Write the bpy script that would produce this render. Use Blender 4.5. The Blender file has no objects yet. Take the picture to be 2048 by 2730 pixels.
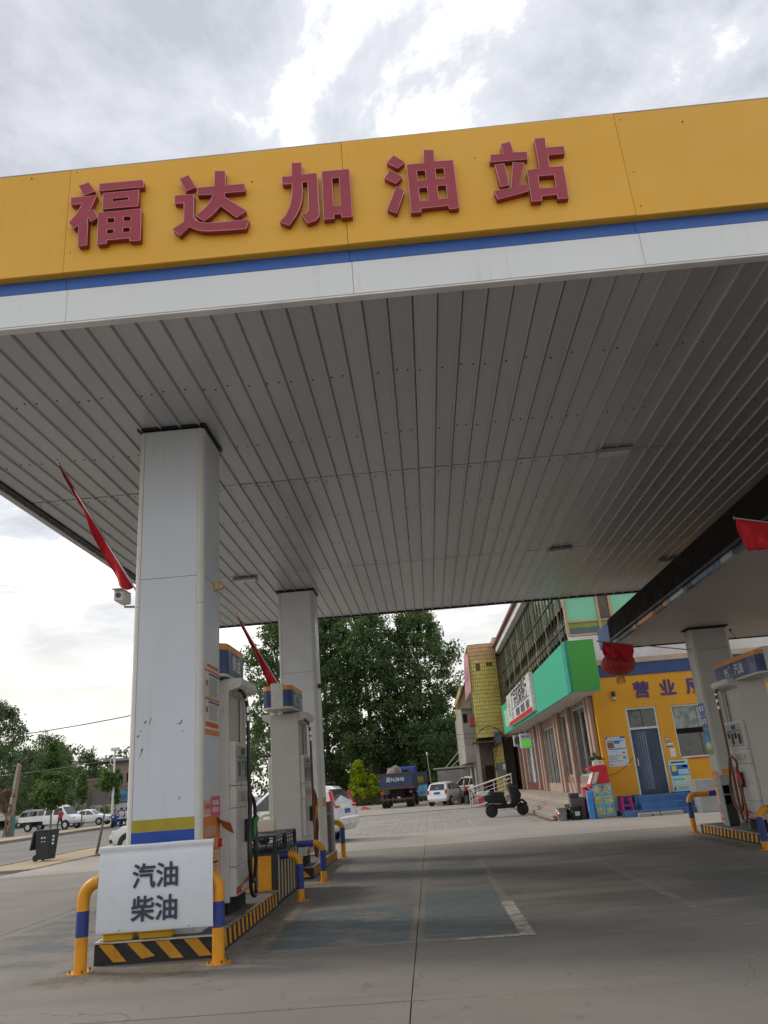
import bpy, bmesh, math, random
import numpy as np
from mathutils import Vector, Matrix
random.seed(7); rng = np.random.default_rng(7)
SC = bpy.context.scene; COL = SC.collection
# ---------------- camera ----------------
cam = bpy.data.cameras.new('camera'); camo = bpy.data.objects.new('camera', cam); COL.objects.link(camo)
_X = Vector((0.99558348, 0.05765043, -0.07409429)); _U = Vector((0.08915439, -0.33333652, 0.93858311)); _F = Vector((-0.02941139, 0.94104367, 0.33700412))
camo.matrix_world = Matrix(((_X.x, _U.x, -_F.x, 0), (_X.y, _U.y, -_F.y, 0), (_X.z, _U.z, -_F.z, 1.6), (0, 0, 0, 1)))
cam.sensor_fit = 'VERTICAL'; cam.sensor_height = 36; cam.lens = 36*2024/2730; cam.clip_end = 3000; cam.clip_start = .05
SC.camera = camo
# ---------------- world / sky ----------------
SUN = Vector((-0.80, 0.30, 0.56)).normalized()
W = bpy.data.worlds.new('World'); SC.world = W; W.use_nodes = True
nt = W.node_tree; N = nt.nodes; LK = nt.links; N.clear()
def wn(t, **k):
    n = N.new(t)
    for a, b in k.items(): setattr(n, a, b)
    return n
tc = wn('ShaderNodeTexCoord'); sep = wn('ShaderNodeSeparateXYZ'); LK.new(tc.outputs['Generated'], sep.inputs[0])
zz = wn('ShaderNodeMath', operation='ADD'); LK.new(sep.outputs[2], zz.inputs[0]); zz.inputs[1].default_value = .16
zm = wn('ShaderNodeMath', operation='MAXIMUM'); LK.new(zz.outputs[0], zm.inputs[0]); zm.inputs[1].default_value = .05
dx = wn('ShaderNodeMath', operation='DIVIDE'); LK.new(sep.outputs[0], dx.inputs[0]); LK.new(zm.outputs[0], dx.inputs[1])
dy = wn('ShaderNodeMath', operation='DIVIDE'); LK.new(sep.outputs[1], dy.inputs[0]); LK.new(zm.outputs[0], dy.inputs[1])
cmb = wn('ShaderNodeCombineXYZ'); LK.new(dx.outputs[0], cmb.inputs[0]); LK.new(dy.outputs[0], cmb.inputs[1]); cmb.inputs[2].default_value = 12.63
n1 = wn('ShaderNodeTexNoise'); n1.inputs['Scale'].default_value = 2.5; n1.inputs['Detail'].default_value = 9; n1.inputs['Roughness'].default_value = .63; n1.inputs['Distortion'].default_value = .25
LK.new(cmb.outputs[0], n1.inputs['Vector'])
cr = wn('ShaderNodeValToRGB'); LK.new(n1.outputs[0], cr.inputs[0])
e = cr.color_ramp.elements; e[0].position = .36; e[0].color = (1.6, 1.6, 1.57, 1); e[1].position = .66; e[1].color = (.51, .53, .585, 1)
q = e.new(.455); q.color = (1.15, 1.15, 1.15, 1); q = e.new(.51); q.color = (.74, .76, .81, 1)
hz = wn('ShaderNodeMapRange', interpolation_type='SMOOTHSTEP'); LK.new(sep.outputs[2], hz.inputs[0]); hz.inputs[1].default_value = .0; hz.inputs[2].default_value = .36; hz.inputs[3].default_value = .95; hz.inputs[4].default_value = .0
hm = wn('ShaderNodeMix', data_type='RGBA'); LK.new(hz.outputs[0], hm.inputs['Factor']); LK.new(cr.outputs[0], hm.inputs['A']); hm.inputs['B'].default_value = (.98, .955, .86, 1)
bgc = wn('ShaderNodeBackground'); LK.new(hm.outputs['Result'], bgc.inputs[0]); bgc.inputs[1].default_value = 1.0
sky = wn('ShaderNodeTexSky', sky_type='NISHITA'); sky.sun_disc = False; sky.sun_elevation = math.asin(SUN.z); sky.sun_rotation = math.atan2(SUN.x, SUN.y); sky.dust_density = 3
bgs = wn('ShaderNodeBackground'); LK.new(sky.outputs[0], bgs.inputs[0]); bgs.inputs[1].default_value = .12
mx = wn('ShaderNodeMixShader'); mx.inputs[0].default_value = .92; LK.new(bgs.outputs[0], mx.inputs[1]); LK.new(bgc.outputs[0], mx.inputs[2])
wo = wn('ShaderNodeOutputWorld'); LK.new(mx.outputs[0], wo.inputs[0])
sl = bpy.data.lights.new('sun', 'SUN'); sl.energy = 1.4; sl.angle = math.radians(11); sl.color = (1, .93, .82)
so = bpy.data.objects.new('sun', sl); COL.objects.link(so); so.rotation_euler = SUN.to_track_quat('Z', 'Y').to_euler()
SC.view_settings.view_transform = 'Standard'; SC.view_settings.look = 'None'; SC.view_settings.gamma = 1; SC.view_settings.exposure = 0.24
SC.cycles.max_bounces = 6; SC.cycles.transparent_max_bounces = 12; SC.cycles.use_denoising = True
# ---------------- helpers ----------------
ORG = {}
class MB:
    def __init__(s): s.v = []; s.f = []; s.m = []
    def add(s, vs, fs, m=0):
        n = len(s.v); s.v += [tuple(v) for v in vs]; s.f += [tuple(i+n for i in f) for f in fs]; s.m += [m]*len(fs); return s
    def box(s, x0, x1, y0, y1, z0, z1, m=0):
        return s.add([(x0,y0,z0),(x1,y0,z0),(x1,y1,z0),(x0,y1,z0),(x0,y0,z1),(x1,y0,z1),(x1,y1,z1),(x0,y1,z1)],
                     [(0,3,2,1),(4,5,6,7),(0,1,5,4),(1,2,6,5),(2,3,7,6),(3,0,4,7)], m)
    def bar(s, p0, p1, w, h, m=0):
        p0 = Vector(p0); p1 = Vector(p1); d = (p1-p0).normalized(); up = Vector((0,0,1)) if abs(d.z) < .95 else Vector((0,1,0))
        r = d.cross(up).normalized()*w/2; u = r.cross(d).normalized()*h/2
        vs = [p+a*r+b*u for p in (p0, p1) for a, b in ((-1,-1),(1,-1),(1,1),(-1,1))]
        return s.add(vs, [(0,1,2,3),(7,6,5,4),(0,4,5,1),(1,5,6,2),(2,6,7,3),(3,7,4,0)], m)
    def tube(s, pts, r, n=8, m=0, cap=True):
        pts = [Vector(p) for p in pts]; k = len(pts); rs = r if isinstance(r, (list, tuple)) else [r]*k
        vs = []; prev = None
        for i, p in enumerate(pts):
            d = (pts[min(i+1, k-1)]-pts[max(i-1, 0)]).normalized()
            if prev is None: a = d.cross(Vector((0,0,1)) if abs(d.z) < .9 else Vector((1,0,0))).normalized()
            else: a = (prev-d*prev.dot(d)).normalized()
            prev = a; b = d.cross(a)
            vs += [p+(a*math.cos(t)+b*math.sin(t))*rs[i] for t in [2*math.pi*j/n for j in range(n)]]
        fs = [(i*n+j, i*n+(j+1) % n, (i+1)*n+(j+1) % n, (i+1)*n+j) for i in range(k-1) for j in range(n)]
        if cap: fs += [tuple(range(n-1, -1, -1)), tuple((k-1)*n+j for j in range(n))]
        return s.add(vs, fs, m)
    def cyl(s, p0, p1, r0, r1=None, n=14, m=0): return s.tube([p0, p1], [r0, r0 if r1 is None else r1], n, m)
    def lathe(s, prof, c, n=20, m=0, ax='z'):
        vs = []
        for r, h in prof:
            for j in range(n):
                t = 2*math.pi*j/n; a, b = r*math.cos(t), r*math.sin(t)
                o = (a, b, h) if ax == 'z' else ((a, h, b) if ax == 'y' else (h, a, b))
                vs.append((c[0]+o[0], c[1]+o[1], c[2]+o[2]))
        k = len(prof); fs = [(i*n+j, i*n+(j+1) % n, (i+1)*n+(j+1) % n, (i+1)*n+j) for i in range(k-1) for j in range(n)]
        fs += [tuple(range(n-1, -1, -1)), tuple((k-1)*n+j for j in range(n))]
        return s.add(vs, fs, m)
    def poly(s, pts, d, m=0):
        """planar polygon pts (3D) extruded by vector d"""
        n = len(pts); d = Vector(d); P = [Vector(p) for p in pts]
        return s.add(P+[p+d for p in P], [tuple(range(n)), tuple(range(2*n-1, n-1, -1))]+[(i, i+n, (i+1) % n+n, (i+1) % n) for i in range(n)], m)
    def build(s, name, mat, parent=None, smooth=False, bevel=0, seg=1):
        me = bpy.data.meshes.new(name)
        if parent is not None: o0 = ORG.get(parent.name, Vector())
        else:
            a = np.array(s.v); o0 = Vector(((a[:,0].min()+a[:,0].max())/2, (a[:,1].min()+a[:,1].max())/2, a[:,2].min()))
        me.from_pydata([(v[0]-o0[0], v[1]-o0[1], v[2]-o0[2]) for v in s.v], [], s.f)
        for mm in (mat if isinstance(mat, (list, tuple)) else [mat]): me.materials.append(mm)
        if any(s.m): me.polygons.foreach_set('material_index', s.m)
        bm = bmesh.new(); bm.from_mesh(me); bmesh.ops.recalc_face_normals(bm, faces=bm.faces)
        if bevel: bmesh.ops.bevel(bm, geom=[e for e in bm.edges if e.is_manifold and e.calc_face_angle(0) > .6], offset=bevel, segments=seg, affect='EDGES', profile=.6)
        bm.to_mesh(me); bm.free()
        if smooth:
            me.polygons.foreach_set('use_smooth', [True]*len(me.polygons))
            try: me.set_sharp_from_angle(angle=math.radians(42))
            except Exception: pass
        return link(name, me, parent, o0)
def link(name, me, parent=None, o0=None):
    o = bpy.data.objects.new(name, me); COL.objects.link(o); o0 = Vector(o0) if o0 is not None else Vector()
    if parent is not None: o.parent = parent; ORG[o.name] = ORG.get(parent.name, Vector())
    else: o.location = o0; ORG[o.name] = o0
    return o
def tag(o, label, cat, group=None):
    o['label'] = label; o['category'] = cat
    if group: o['group'] = group
    return o
def thing(name, label, cat, loc=(0,0,0), group=None, rz=None):
    o = bpy.data.objects.new(name, None); COL.objects.link(o); o.location = loc; o.empty_display_size = .1
    ORG[o.name] = Vector(loc) if rz is None else Vector()
    if rz is not None: o.rotation_euler[2] = rz
    return tag(o, label, cat, group)
def struct(o, k='structure'): o['kind'] = k; return o
def B(name, mat, par, x0, x1, y0, y1, z0, z1, bevel=0): return MB().box(x0,x1,y0,y1,z0,z1).build(name, mat, par, bevel=bevel)
def copy_tree(o, parent=None):
    c = o.copy(); COL.objects.link(c); c.parent = parent; ORG[c.name] = ORG.get(o.name, Vector())
    for ch in list(o.children): copy_tree(ch, c)
    return c
def text(name, s, size, mat, o, rv, parent, bold=0, ext=.002, uv=(0,0,1), sx=1, align='CENTER'):
    cu = bpy.data.curves.new(name, 'FONT'); cu.body = s; cu.size = size; cu.offset = bold*size; cu.extrude = ext; cu.align_x = align; cu.align_y = 'CENTER'; cu.resolution_u = 3
    ob = bpy.data.objects.new('tmp', cu); me = bpy.data.meshes.new_from_object(ob); bpy.data.objects.remove(ob); bpy.data.curves.remove(cu)
    rv = Vector(rv).normalized(); uv = Vector(uv).normalized(); nv = rv.cross(uv); o = Vector(o); off = ORG.get(parent.name, Vector()) if parent else Vector()
    for v in me.vertices: v.co = o+rv*v.co.x*sx+uv*v.co.y+nv*v.co.z-off
    me.materials.clear(); me.materials.append(mat); me.name = name
    return link(name, me, parent)
# ---------------- materials ----------------
def nodes(name):
    m = bpy.data.materials.new(name); m.use_nodes = True; t = m.node_tree
    return m, t.nodes, t.links, t.nodes['Principled BSDF']
def noise(Nn, Lk, vec, scale, detail=5, rough=.55):
    n = Nn.new('ShaderNodeTexNoise'); n.inputs['Scale'].default_value = scale; n.inputs['Detail'].default_value = detail; n.inputs['Roughness'].default_value = rough
    Lk.new(vec, n.inputs['Vector']); return n.outputs[0]
def ramp(Nn, Lk, fac, a, b, lo=0., hi=1.):
    r = Nn.new('ShaderNodeMapRange'); r.interpolation_type = 'SMOOTHSTEP'; Lk.new(fac, r.inputs[0]); r.inputs[1].default_value = a; r.inputs[2].default_value = b; r.inputs[3].default_value = lo; r.inputs[4].default_value = hi
    return r.outputs[0]
def mixc(Nn, Lk, fac, a, b, mode='MIX'):
    x = Nn.new('ShaderNodeMix'); x.data_type = 'RGBA'; x.blend_type = mode
    if isinstance(fac, (int, float)): x.inputs['Factor'].default_value = fac
    else: Lk.new(fac, x.inputs['Factor'])
    for k, c in (('A', a), ('B', b)):
        if isinstance(c, (tuple, list)): x.inputs[k].default_value = (c[0], c[1], c[2], 1)
        else: Lk.new(c, x.inputs[k])
    return x.outputs['Result']
def mth(Nn, Lk, op, a, b=None):
    m = Nn.new('ShaderNodeMath'); m.operation = op
    for i, c in enumerate((a, b)):
        if c is None: continue
        if isinstance(c, (int, float)): m.inputs[i].default_value = c
        else: Lk.new(c, m.inputs[i])
    return m.outputs[0]
def coords(Nn, Lk, kind='Object', stretch=None):
    if kind == 'World': o = Nn.new('ShaderNodeNewGeometry').outputs['Position']
    else: o = Nn.new('ShaderNodeTexCoord').outputs['Object']
    if stretch:
        mp = Nn.new('ShaderNodeMapping'); Lk.new(o, mp.inputs[0]); mp.inputs['Scale'].default_value = stretch; o = mp.outputs[0]
    return o
def bump(Nn, Lk, bs, h, strength, dist=.01):
    b = Nn.new('ShaderNodeBump'); b.inputs['Strength'].default_value = strength; b.inputs['Distance'].default_value = dist; Lk.new(h, b.inputs['Height']); Lk.new(b.outputs[0], bs.inputs['Normal'])
def mk(name, col, rough=.55, metal=0., var=.10, scale=2.5, dirt=.25, dcol=(.10,.085,.07), bmp=.08, bsc=90, spec=.4, kind='Object', stretch=None, coat=0):
    m, Nn, Lk, bs = nodes(name); v = coords(Nn, Lk, kind, stretch)
    a = noise(Nn, Lk, v, scale, 6); c = mixc(Nn, Lk, ramp(Nn, Lk, a, .3, .7), tuple(x*(1-var) for x in col), tuple(min(1, x*(1+var)) for x in col))
    if dirt:
        d = noise(Nn, Lk, v, scale*3.1, 9, .68); c = mixc(Nn, Lk, ramp(Nn, Lk, d, .52, .80, 0, dirt), c, dcol)
    Lk.new(c, bs.inputs['Base Color']); bs.inputs['Metallic'].default_value = metal; bs.inputs['Specular IOR Level'].default_value = spec
    Lk.new(ramp(Nn, Lk, noise(Nn, Lk, v, scale*2, 5), .3, .7, max(.02, rough-.1), min(1, rough+.1)), bs.inputs['Roughness'])
    if coat: bs.inputs['Coat Weight'].default_value = coat; bs.inputs['Coat Roughness'].default_value = .08
    if bmp: bump(Nn, Lk, bs, noise(Nn, Lk, v, bsc, 4), bmp)
    return m
def streaky(name, col, rough, dcol, amt=.35, var=.05):
    m, Nn, Lk, bs = nodes(name); v = coords(Nn, Lk, 'World'); oi = Nn.new('ShaderNodeObjectInfo').outputs['Random']
    c = mixc(Nn, Lk, oi, tuple(x*(1-var) for x in col), tuple(x*(1+var) for x in col)); c = mixc(Nn, Lk, ramp(Nn, Lk, noise(Nn, Lk, v, .6, 5), .35, .7, 0, .35), c, tuple(min(1, x*1.12+.02) for x in col))
    s1 = noise(Nn, Lk, coords(Nn, Lk, 'World', (1, 1, .06)), 9, 6, .7); s2 = noise(Nn, Lk, v, .9, 4)
    c = mixc(Nn, Lk, mth(Nn, Lk, 'MULTIPLY', ramp(Nn, Lk, s1, .52, .78, 0, amt), ramp(Nn, Lk, s2, .35, .65)), c, dcol)
    c = mixc(Nn, Lk, ramp(Nn, Lk, noise(Nn, Lk, v, 26, 6, .7), .64, .76, 0, .4), c, dcol)
    Lk.new(c, bs.inputs['Base Color']); Lk.new(ramp(Nn, Lk, noise(Nn, Lk, v, 1.7, 5), .3, .7, rough-.08, rough+.12), bs.inputs['Roughness']); bs.inputs['Specular IOR Level'].default_value = .4
    bump(Nn, Lk, bs, noise(Nn, Lk, v, .8, 3), .35, .03); return m
white = mk('white_panel', (.62,.64,.66), .38, dirt=.10, var=.04, dcol=(.32,.30,.27), bmp=.02)
offwhite = mk('cream_trim', (.56,.545,.51), .42, dirt=.15, var=.05, dcol=(.3,.27,.23), bmp=.02)
taupe = mk('pump_panel', (.48,.45,.425), .40, dirt=.22, var=.05, dcol=(.2,.18,.16), bmp=.02)
pwhite = mk('pump_white', (.56,.545,.52), .35, dirt=.14, var=.05, dcol=(.25,.22,.19), bmp=.02)
pgrey = mk('pump_grey', (.33,.33,.33), .45, dirt=.15)
black = mk('black_plastic', (.018,.018,.02), .5, dirt=.3, dcol=(.09,.08,.07), var=.2)
rubber = mk('black_rubber', (.016,.016,.016), .55, dirt=.15, dcol=(.07,.065,.06), var=.2)
dark = mk('dark_void', (.012,.011,.010), .9, dirt=0, bmp=0)
yellow = streaky('fascia_yellow', (.70,.37,.03), .42, (.40,.24,.06), .34, .05)
blue = streaky('fascia_blue', (.035,.115,.40), .45, (.10,.12,.18), .3, .05); bandw = streaky('fascia_white', (.66,.68,.69), .40, (.38,.36,.32), .40, .03)
red = mk('letter_red', (.31,.030,.052), .42, dirt=.10, var=.05, dcol=(.2,.05,.05), bmp=.02)
pink = mk('letter_trim', (.66,.33,.36), .4, dirt=.1, bmp=0)
byel = mk('bollard_yellow', (.62,.265,.012), .45, dirt=.55, var=.07, scale=4, dcol=(.16,.08,.03), bmp=.15, bsc=40)
bblue = mk('bollard_blue', (.022,.042,.20), .45, dirt=.5, var=.12, scale=4, dcol=(.09,.085,.08), bmp=.15, bsc=40)
syel = mk('stripe_yellow', (.58,.27,.02), .6, dirt=.65, var=.10, scale=5, dcol=(.10,.065,.04), bmp=.2, bsc=40)
kblack = mk('kerb_black', (.022,.021,.022), .65, dirt=.6, var=.2, scale=5, dcol=(.14,.11,.085), bmp=.3, bsc=40)
steel = mk('steel_trim', (.55,.54,.52), .32, .9, dirt=.3, dcol=(.2,.17,.14), var=.08)
gpaint = mk('grey_metal', (.30,.31,.32), .45, .2, dirt=.25)
rust = mk('rusty_brown', (.12,.065,.04), .8, dirt=.4, var=.2)
islandtop = mk('island_concrete', (.11,.105,.10), .7, dirt=.6, dcol=(.03,.028,.026), var=.2, bmp=.2)
navy = mk('header_blue', (.018,.045,.15), .32, dirt=.1, var=.08, bmp=0)
orange = mk('header_orange', (.62,.24,.05), .4, dirt=.1, bmp=0)
letterw = mk('lettering_white', (.70,.71,.72), .45, dirt=.05, bmp=0)
letterd = mk('lettering_navy', (.03,.04,.07), .5, dirt=.05, bmp=0)
hoseb = mk('black_hose', (.016,.016,.017), .38, dirt=.1, bmp=.05)
hoser = mk('brown_hose', (.16,.045,.018), .4, dirt=.2, dcol=(.05,.02,.01), bmp=.05)
green = mk('nozzle_green', (.015,.16,.04), .35, dirt=.2)
redp = mk('red_plastic', (.50,.02,.03), .35, dirt=.15)
pred = mk('pump_red', (.36,.055,.05), .4, dirt=.2)
flagm = mk('flag_cloth', (.50,.012,.022), .75, dirt=.1, var=.12, scale=6, dcol=(.25,.0,.01), bmp=.2, bsc=25)
screen = mk('screen_dark', (.03,.034,.036), .15, dirt=.05, bmp=0, spec=.6)
glass = mk('dark_glass', (.02,.026,.026), .06, dirt=0, var=.2, bmp=0, spec=.8)
cglass = mk('car_glass', (.012,.015,.016), .05, dirt=0, var=.1, bmp=0, spec=.8)
carw = mk('car_white', (.70,.71,.72), .25, dirt=.06, var=.03, dcol=(.35,.32,.28), bmp=0, coat=.6)
cars = mk('car_silver', (.44,.45,.45), .3, .3, dirt=.10, var=.05, bmp=0, coat=.5)
carc = mk('car_cream', (.50,.45,.36), .4, dirt=.2, bmp=0, coat=.3)
chrome = mk('chrome', (.72,.72,.72), .15, 1., dirt=.1, bmp=0)
plate = mk('plate_blue', (.02,.08,.45), .4, dirt=.05, bmp=0)
tailr = mk('tail_light', (.55,.012,.015), .15, dirt=0, bmp=0, coat=.8)
lampc = mk('lamp_clear', (.70,.72,.74), .1, dirt=0, bmp=0, coat=.8)
LETTERS = {
'fu':[[(-3.185,7.863),(-3.075,7.9),(-3.006,7.774),(-3.124,7.727)],[(-3.261,7.712),(-2.982,7.713),(-3.049,7.506),(-3.004,7.526),(-2.957,7.42),(-3.027,7.369),(-3.048,7.428),(-3.059,7.422),(-3.05,7.077),(-3.144,7.075),(-3.156,7.347),(-3.202,7.3),(-3.262,7.388),(-3.177,7.505),(-3.129,7.62),(-3.255,7.625)],[(-2.961,7.863),(-2.486,7.855),(-2.477,7.76),(-2.958,7.768)],[(-2.912,7.729),(-2.526,7.725),(-2.527,7.515),(-2.909,7.521)],[(-2.812,7.648),(-2.637,7.647),(-2.635,7.608),(-2.808,7.606)],[(-2.953,7.478),(-2.494,7.472),(-2.488,7.07),(-2.599,7.074),(-2.603,7.112),(-2.844,7.114),(-2.844,7.073),(-2.941,7.071)],[(-2.852,7.397),(-2.771,7.392),(-2.771,7.33),(-2.849,7.33)],[(-2.68,7.396),(-2.598,7.39),(-2.598,7.33),(-2.677,7.333)],[(-2.85,7.249),(-2.773,7.247),(-2.773,7.191),(-2.849,7.192)],[(-2.679,7.251),(-2.601,7.247),(-2.601,7.188),(-2.678,7.19)]],
'da':[[(-2.09,7.816),(-1.993,7.856),(-1.914,7.689),(-2.019,7.643)],[(-1.712,7.871),(-1.601,7.862),(-1.598,7.667),(-1.394,7.663),(-1.392,7.567),(-1.608,7.569),(-1.611,7.52),(-1.381,7.314),(-1.481,7.228),(-1.649,7.407),(-1.692,7.353),(-1.749,7.29),(-1.823,7.228),(-1.91,7.313),(-1.841,7.371),(-1.795,7.419),(-1.761,7.474),(-1.729,7.567),(-1.894,7.578),(-1.898,7.671),(-1.712,7.67)],[(-2.139,7.6),(-1.935,7.593),(-1.932,7.291),(-1.908,7.25),(-1.857,7.216),(-1.783,7.2),(-1.68,7.194),(-1.351,7.193),(-1.384,7.081),(-1.511,7.083),(-1.76,7.095),(-1.85,7.109),(-1.907,7.136),(-1.98,7.179),(-2.074,7.075),(-2.152,7.166),(-2.035,7.248),(-2.037,7.492),(-2.137,7.497)]],
'jia':[[(-0.885,7.875),(-0.78,7.866),(-0.779,7.705),(-0.624,7.705),(-0.62,7.549),(-0.621,7.336),(-0.62,7.196),(-0.627,7.135),(-0.663,7.098),(-0.749,7.071),(-0.805,7.188),(-0.754,7.192),(-0.733,7.231),(-0.724,7.42),(-0.725,7.606),(-0.785,7.603),(-0.782,7.498),(-0.792,7.386),(-0.819,7.277),(-0.868,7.172),(-0.936,7.066),(-1.033,7.12),(-0.963,7.211),(-0.92,7.318),(-0.896,7.442),(-0.889,7.598),(-0.992,7.608),(-0.994,7.704),(-0.887,7.699)],[(-0.569,7.719),(-0.278,7.716),(-0.281,7.099),(-0.393,7.1),(-0.393,7.147),(-0.469,7.151),(-0.469,7.098),(-0.576,7.097)],[(-0.469,7.619),(-0.39,7.619),(-0.393,7.248),(-0.469,7.254)]],
'you':[[(0.2,7.837),(0.31,7.73),(0.228,7.66),(0.123,7.751)],[(0.147,7.644),(0.267,7.545),(0.198,7.461),(0.083,7.552)],[(0.192,7.426),(0.275,7.365),(0.263,7.324),(0.176,7.079),(0.083,7.144),(0.145,7.297)],[(0.521,7.865),(0.626,7.854),(0.618,7.699),(0.816,7.692),(0.812,7.07),(0.714,7.071),(0.711,7.115),(0.424,7.112),(0.425,7.067),(0.323,7.073),(0.328,7.693),(0.511,7.691)],[(0.424,7.601),(0.514,7.599),(0.516,7.462),(0.424,7.465)],[(0.617,7.606),(0.71,7.603),(0.708,7.464),(0.616,7.464)],[(0.425,7.377),(0.515,7.375),(0.514,7.201),(0.421,7.204)],[(0.617,7.379),(0.71,7.378),(0.71,7.204),(0.617,7.205)]],
'zhan':[[(1.335,7.84),(1.435,7.859),(1.45,7.712),(1.593,7.701),(1.584,7.604),(1.196,7.617),(1.209,7.71),(1.347,7.704)],[(1.241,7.571),(1.335,7.579),(1.35,7.292),(1.262,7.286)],[(1.427,7.581),(1.545,7.558),(1.454,7.275),(1.542,7.285),(1.535,7.193),(1.215,7.128),(1.19,7.237),(1.369,7.254)],[(1.691,7.867),(1.803,7.86),(1.791,7.729),(1.979,7.724),(1.976,7.632),(1.801,7.632),(1.794,7.472),(1.935,7.466),(1.927,7.058),(1.82,7.058),(1.817,7.117),(1.661,7.116),(1.654,7.058),(1.552,7.061),(1.557,7.462),(1.687,7.465)],[(1.662,7.372),(1.826,7.368),(1.82,7.205),(1.656,7.211)]],
}
# ---------------- ground ----------------
def ground_mat(name, c1, c2, c3, rough=.85, lane=False, fine=70):
    m, Nn, Lk, bs = nodes(name); v = coords(Nn, Lk, 'World')
    oi = Nn.new('ShaderNodeObjectInfo').outputs['Random']
    a = noise(Nn, Lk, v, .35, 7, .6); c = mixc(Nn, Lk, ramp(Nn, Lk, a, .32, .68), c1, c2)
    c = mixc(Nn, Lk, mth(Nn, Lk, 'MULTIPLY', oi, .22), c, c3)
    s1 = noise(Nn, Lk, coords(Nn, Lk, 'World', (.25, 1.6, 1)), 1.1, 8, .62); c = mixc(Nn, Lk, ramp(Nn, Lk, s1, .50, .74, 0, .45), c, c3)
    s2 = noise(Nn, Lk, v, 3.3, 12, .72); c = mixc(Nn, Lk, ramp(Nn, Lk, s2, .575, .66, 0, .42), c, tuple(x*.6 for x in c3)); s3 = noise(Nn, Lk, coords(Nn, Lk, 'World', (.45,1.5,1)), 2.1, 12, .75); c = mixc(Nn, Lk, ramp(Nn, Lk, s3, .60, .67, 0, .35), c, tuple(min(1, x*1.25) for x in c2))
    if lane:
        # worn, oil-blackened driving lane between the two pump islands
        sp = Nn.new('ShaderNodeSeparateXYZ'); Lk.new(v, sp.inputs[0])
        ax = ramp(Nn, Lk, mth(Nn, Lk, 'ABSOLUTE', mth(Nn, Lk, 'SUBTRACT', sp.outputs[0], 2.6)), 1.6, 4.4, 1, 0)
        ay = ramp(Nn, Lk, mth(Nn, Lk, 'ABSOLUTE', mth(Nn, Lk, 'SUBTRACT', sp.outputs[1], 14.5)), 3, 8.5, 1, 0)
        st = noise(Nn, Lk, coords(Nn, Lk, 'World', (.5, 1.3, 1)), .8, 8, .65)
        f = mth(Nn, Lk, 'MULTIPLY', mth(Nn, Lk, 'MULTIPLY', ax, ay), ramp(Nn, Lk, st, .25, .62, .25, 1))
        c = mixc(Nn, Lk, mth(Nn, Lk, 'MULTIPLY', f, .68), c, (.062, .059, .057))
        # dusty tan sand drifts
        sd = noise(Nn, Lk, v, .22, 5, .6); c = mixc(Nn, Lk, ramp(Nn, Lk, sd, .52, .72, 0, .3), c, (.30, .25, .19))
        wv = Nn.new('ShaderNodeVectorMath'); wv.operation = 'ADD'; nz = Nn.new('ShaderNodeTexNoise'); nz.inputs['Scale'].default_value = 2.2; nz.inputs['Detail'].default_value = 6; Lk.new(v, nz.inputs['Vector'])
        sc2 = Nn.new('ShaderNodeVectorMath'); sc2.operation = 'SCALE'; sc2.inputs['Scale'].default_value = .5; Lk.new(nz.outputs['Color'], sc2.inputs[0]); Lk.new(v, wv.inputs[0]); Lk.new(sc2.outputs[0], wv.inputs[1])
        vo = Nn.new('ShaderNodeTexVoronoi'); vo.feature = 'DISTANCE_TO_EDGE'; vo.inputs['Scale'].default_value = .33; Lk.new(wv.outputs[0], vo.inputs['Vector'])
        ck = mth(Nn, Lk, 'MULTIPLY', ramp(Nn, Lk, vo.outputs['Distance'], .0005, .0022, 1, 0), ramp(Nn, Lk, noise(Nn, Lk, v, .5, 3), .48, .58)); c = mixc(Nn, Lk, mth(Nn, Lk, 'MULTIPLY', ck, .55), c, (.05,.045,.04))
        vs = Nn.new('ShaderNodeTexVoronoi'); vs.inputs['Scale'].default_value = 1.4; Lk.new(wv.outputs[0], vs.inputs['Vector']); sp_ = mth(Nn, Lk, 'MULTIPLY', ramp(Nn, Lk, vs.outputs['Distance'], .03, .16, 1, 0), ramp(Nn, Lk, noise(Nn, Lk, v, .9, 2), .5, .62)); c = mixc(Nn, Lk, mth(Nn, Lk, 'MULTIPLY', sp_, .55), c, (.06,.055,.05))
        lt = noise(Nn, Lk, v, 7, 9, .75); c = mixc(Nn, Lk, ramp(Nn, Lk, lt, .60, .72, 0, .35), c, (.36,.34,.31))
    sk = noise(Nn, Lk, v, 55, 4, .7); c = mixc(Nn, Lk, ramp(Nn, Lk, sk, .58, .72, 0, .5), c, (.05, .045, .04)); c = mixc(Nn, Lk, ramp(Nn, Lk, noise(Nn, Lk, v, 90, 3, .7), .62, .72, 0, .4), c, (.42,.40,.37))
    Lk.new(c, bs.inputs['Base Color']); bs.inputs['Roughness'].default_value = rough; bs.inputs['Specular IOR Level'].default_value = .25
    h = mth(Nn, Lk, 'ADD', noise(Nn, Lk, v, fine, 5), mth(Nn, Lk, 'MULTIPLY', noise(Nn, Lk, v, 4, 6), 1.2)); bump(Nn, Lk, bs, h, .25, .006)
    return m
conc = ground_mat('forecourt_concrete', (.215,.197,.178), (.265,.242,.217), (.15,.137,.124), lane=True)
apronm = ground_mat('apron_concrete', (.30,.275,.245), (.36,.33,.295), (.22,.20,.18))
pavem = ground_mat('paver_concrete', (.27,.25,.23), (.33,.30,.275), (.20,.18,.165))
asph = ground_mat('road_asphalt', (.15,.142,.134), (.20,.19,.178), (.11,.105,.10))
dirtm = ground_mat('bare_ground', (.20,.18,.15), (.26,.225,.185), (.13,.12,.10))
sandm = ground_mat('sidewalk_tan', (.36,.28,.185), (.42,.335,.235), (.27,.21,.15))
kerbm = ground_mat('kerb_stone', (.22,.19,.16), (.29,.25,.21), (.16,.14,.12))
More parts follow.
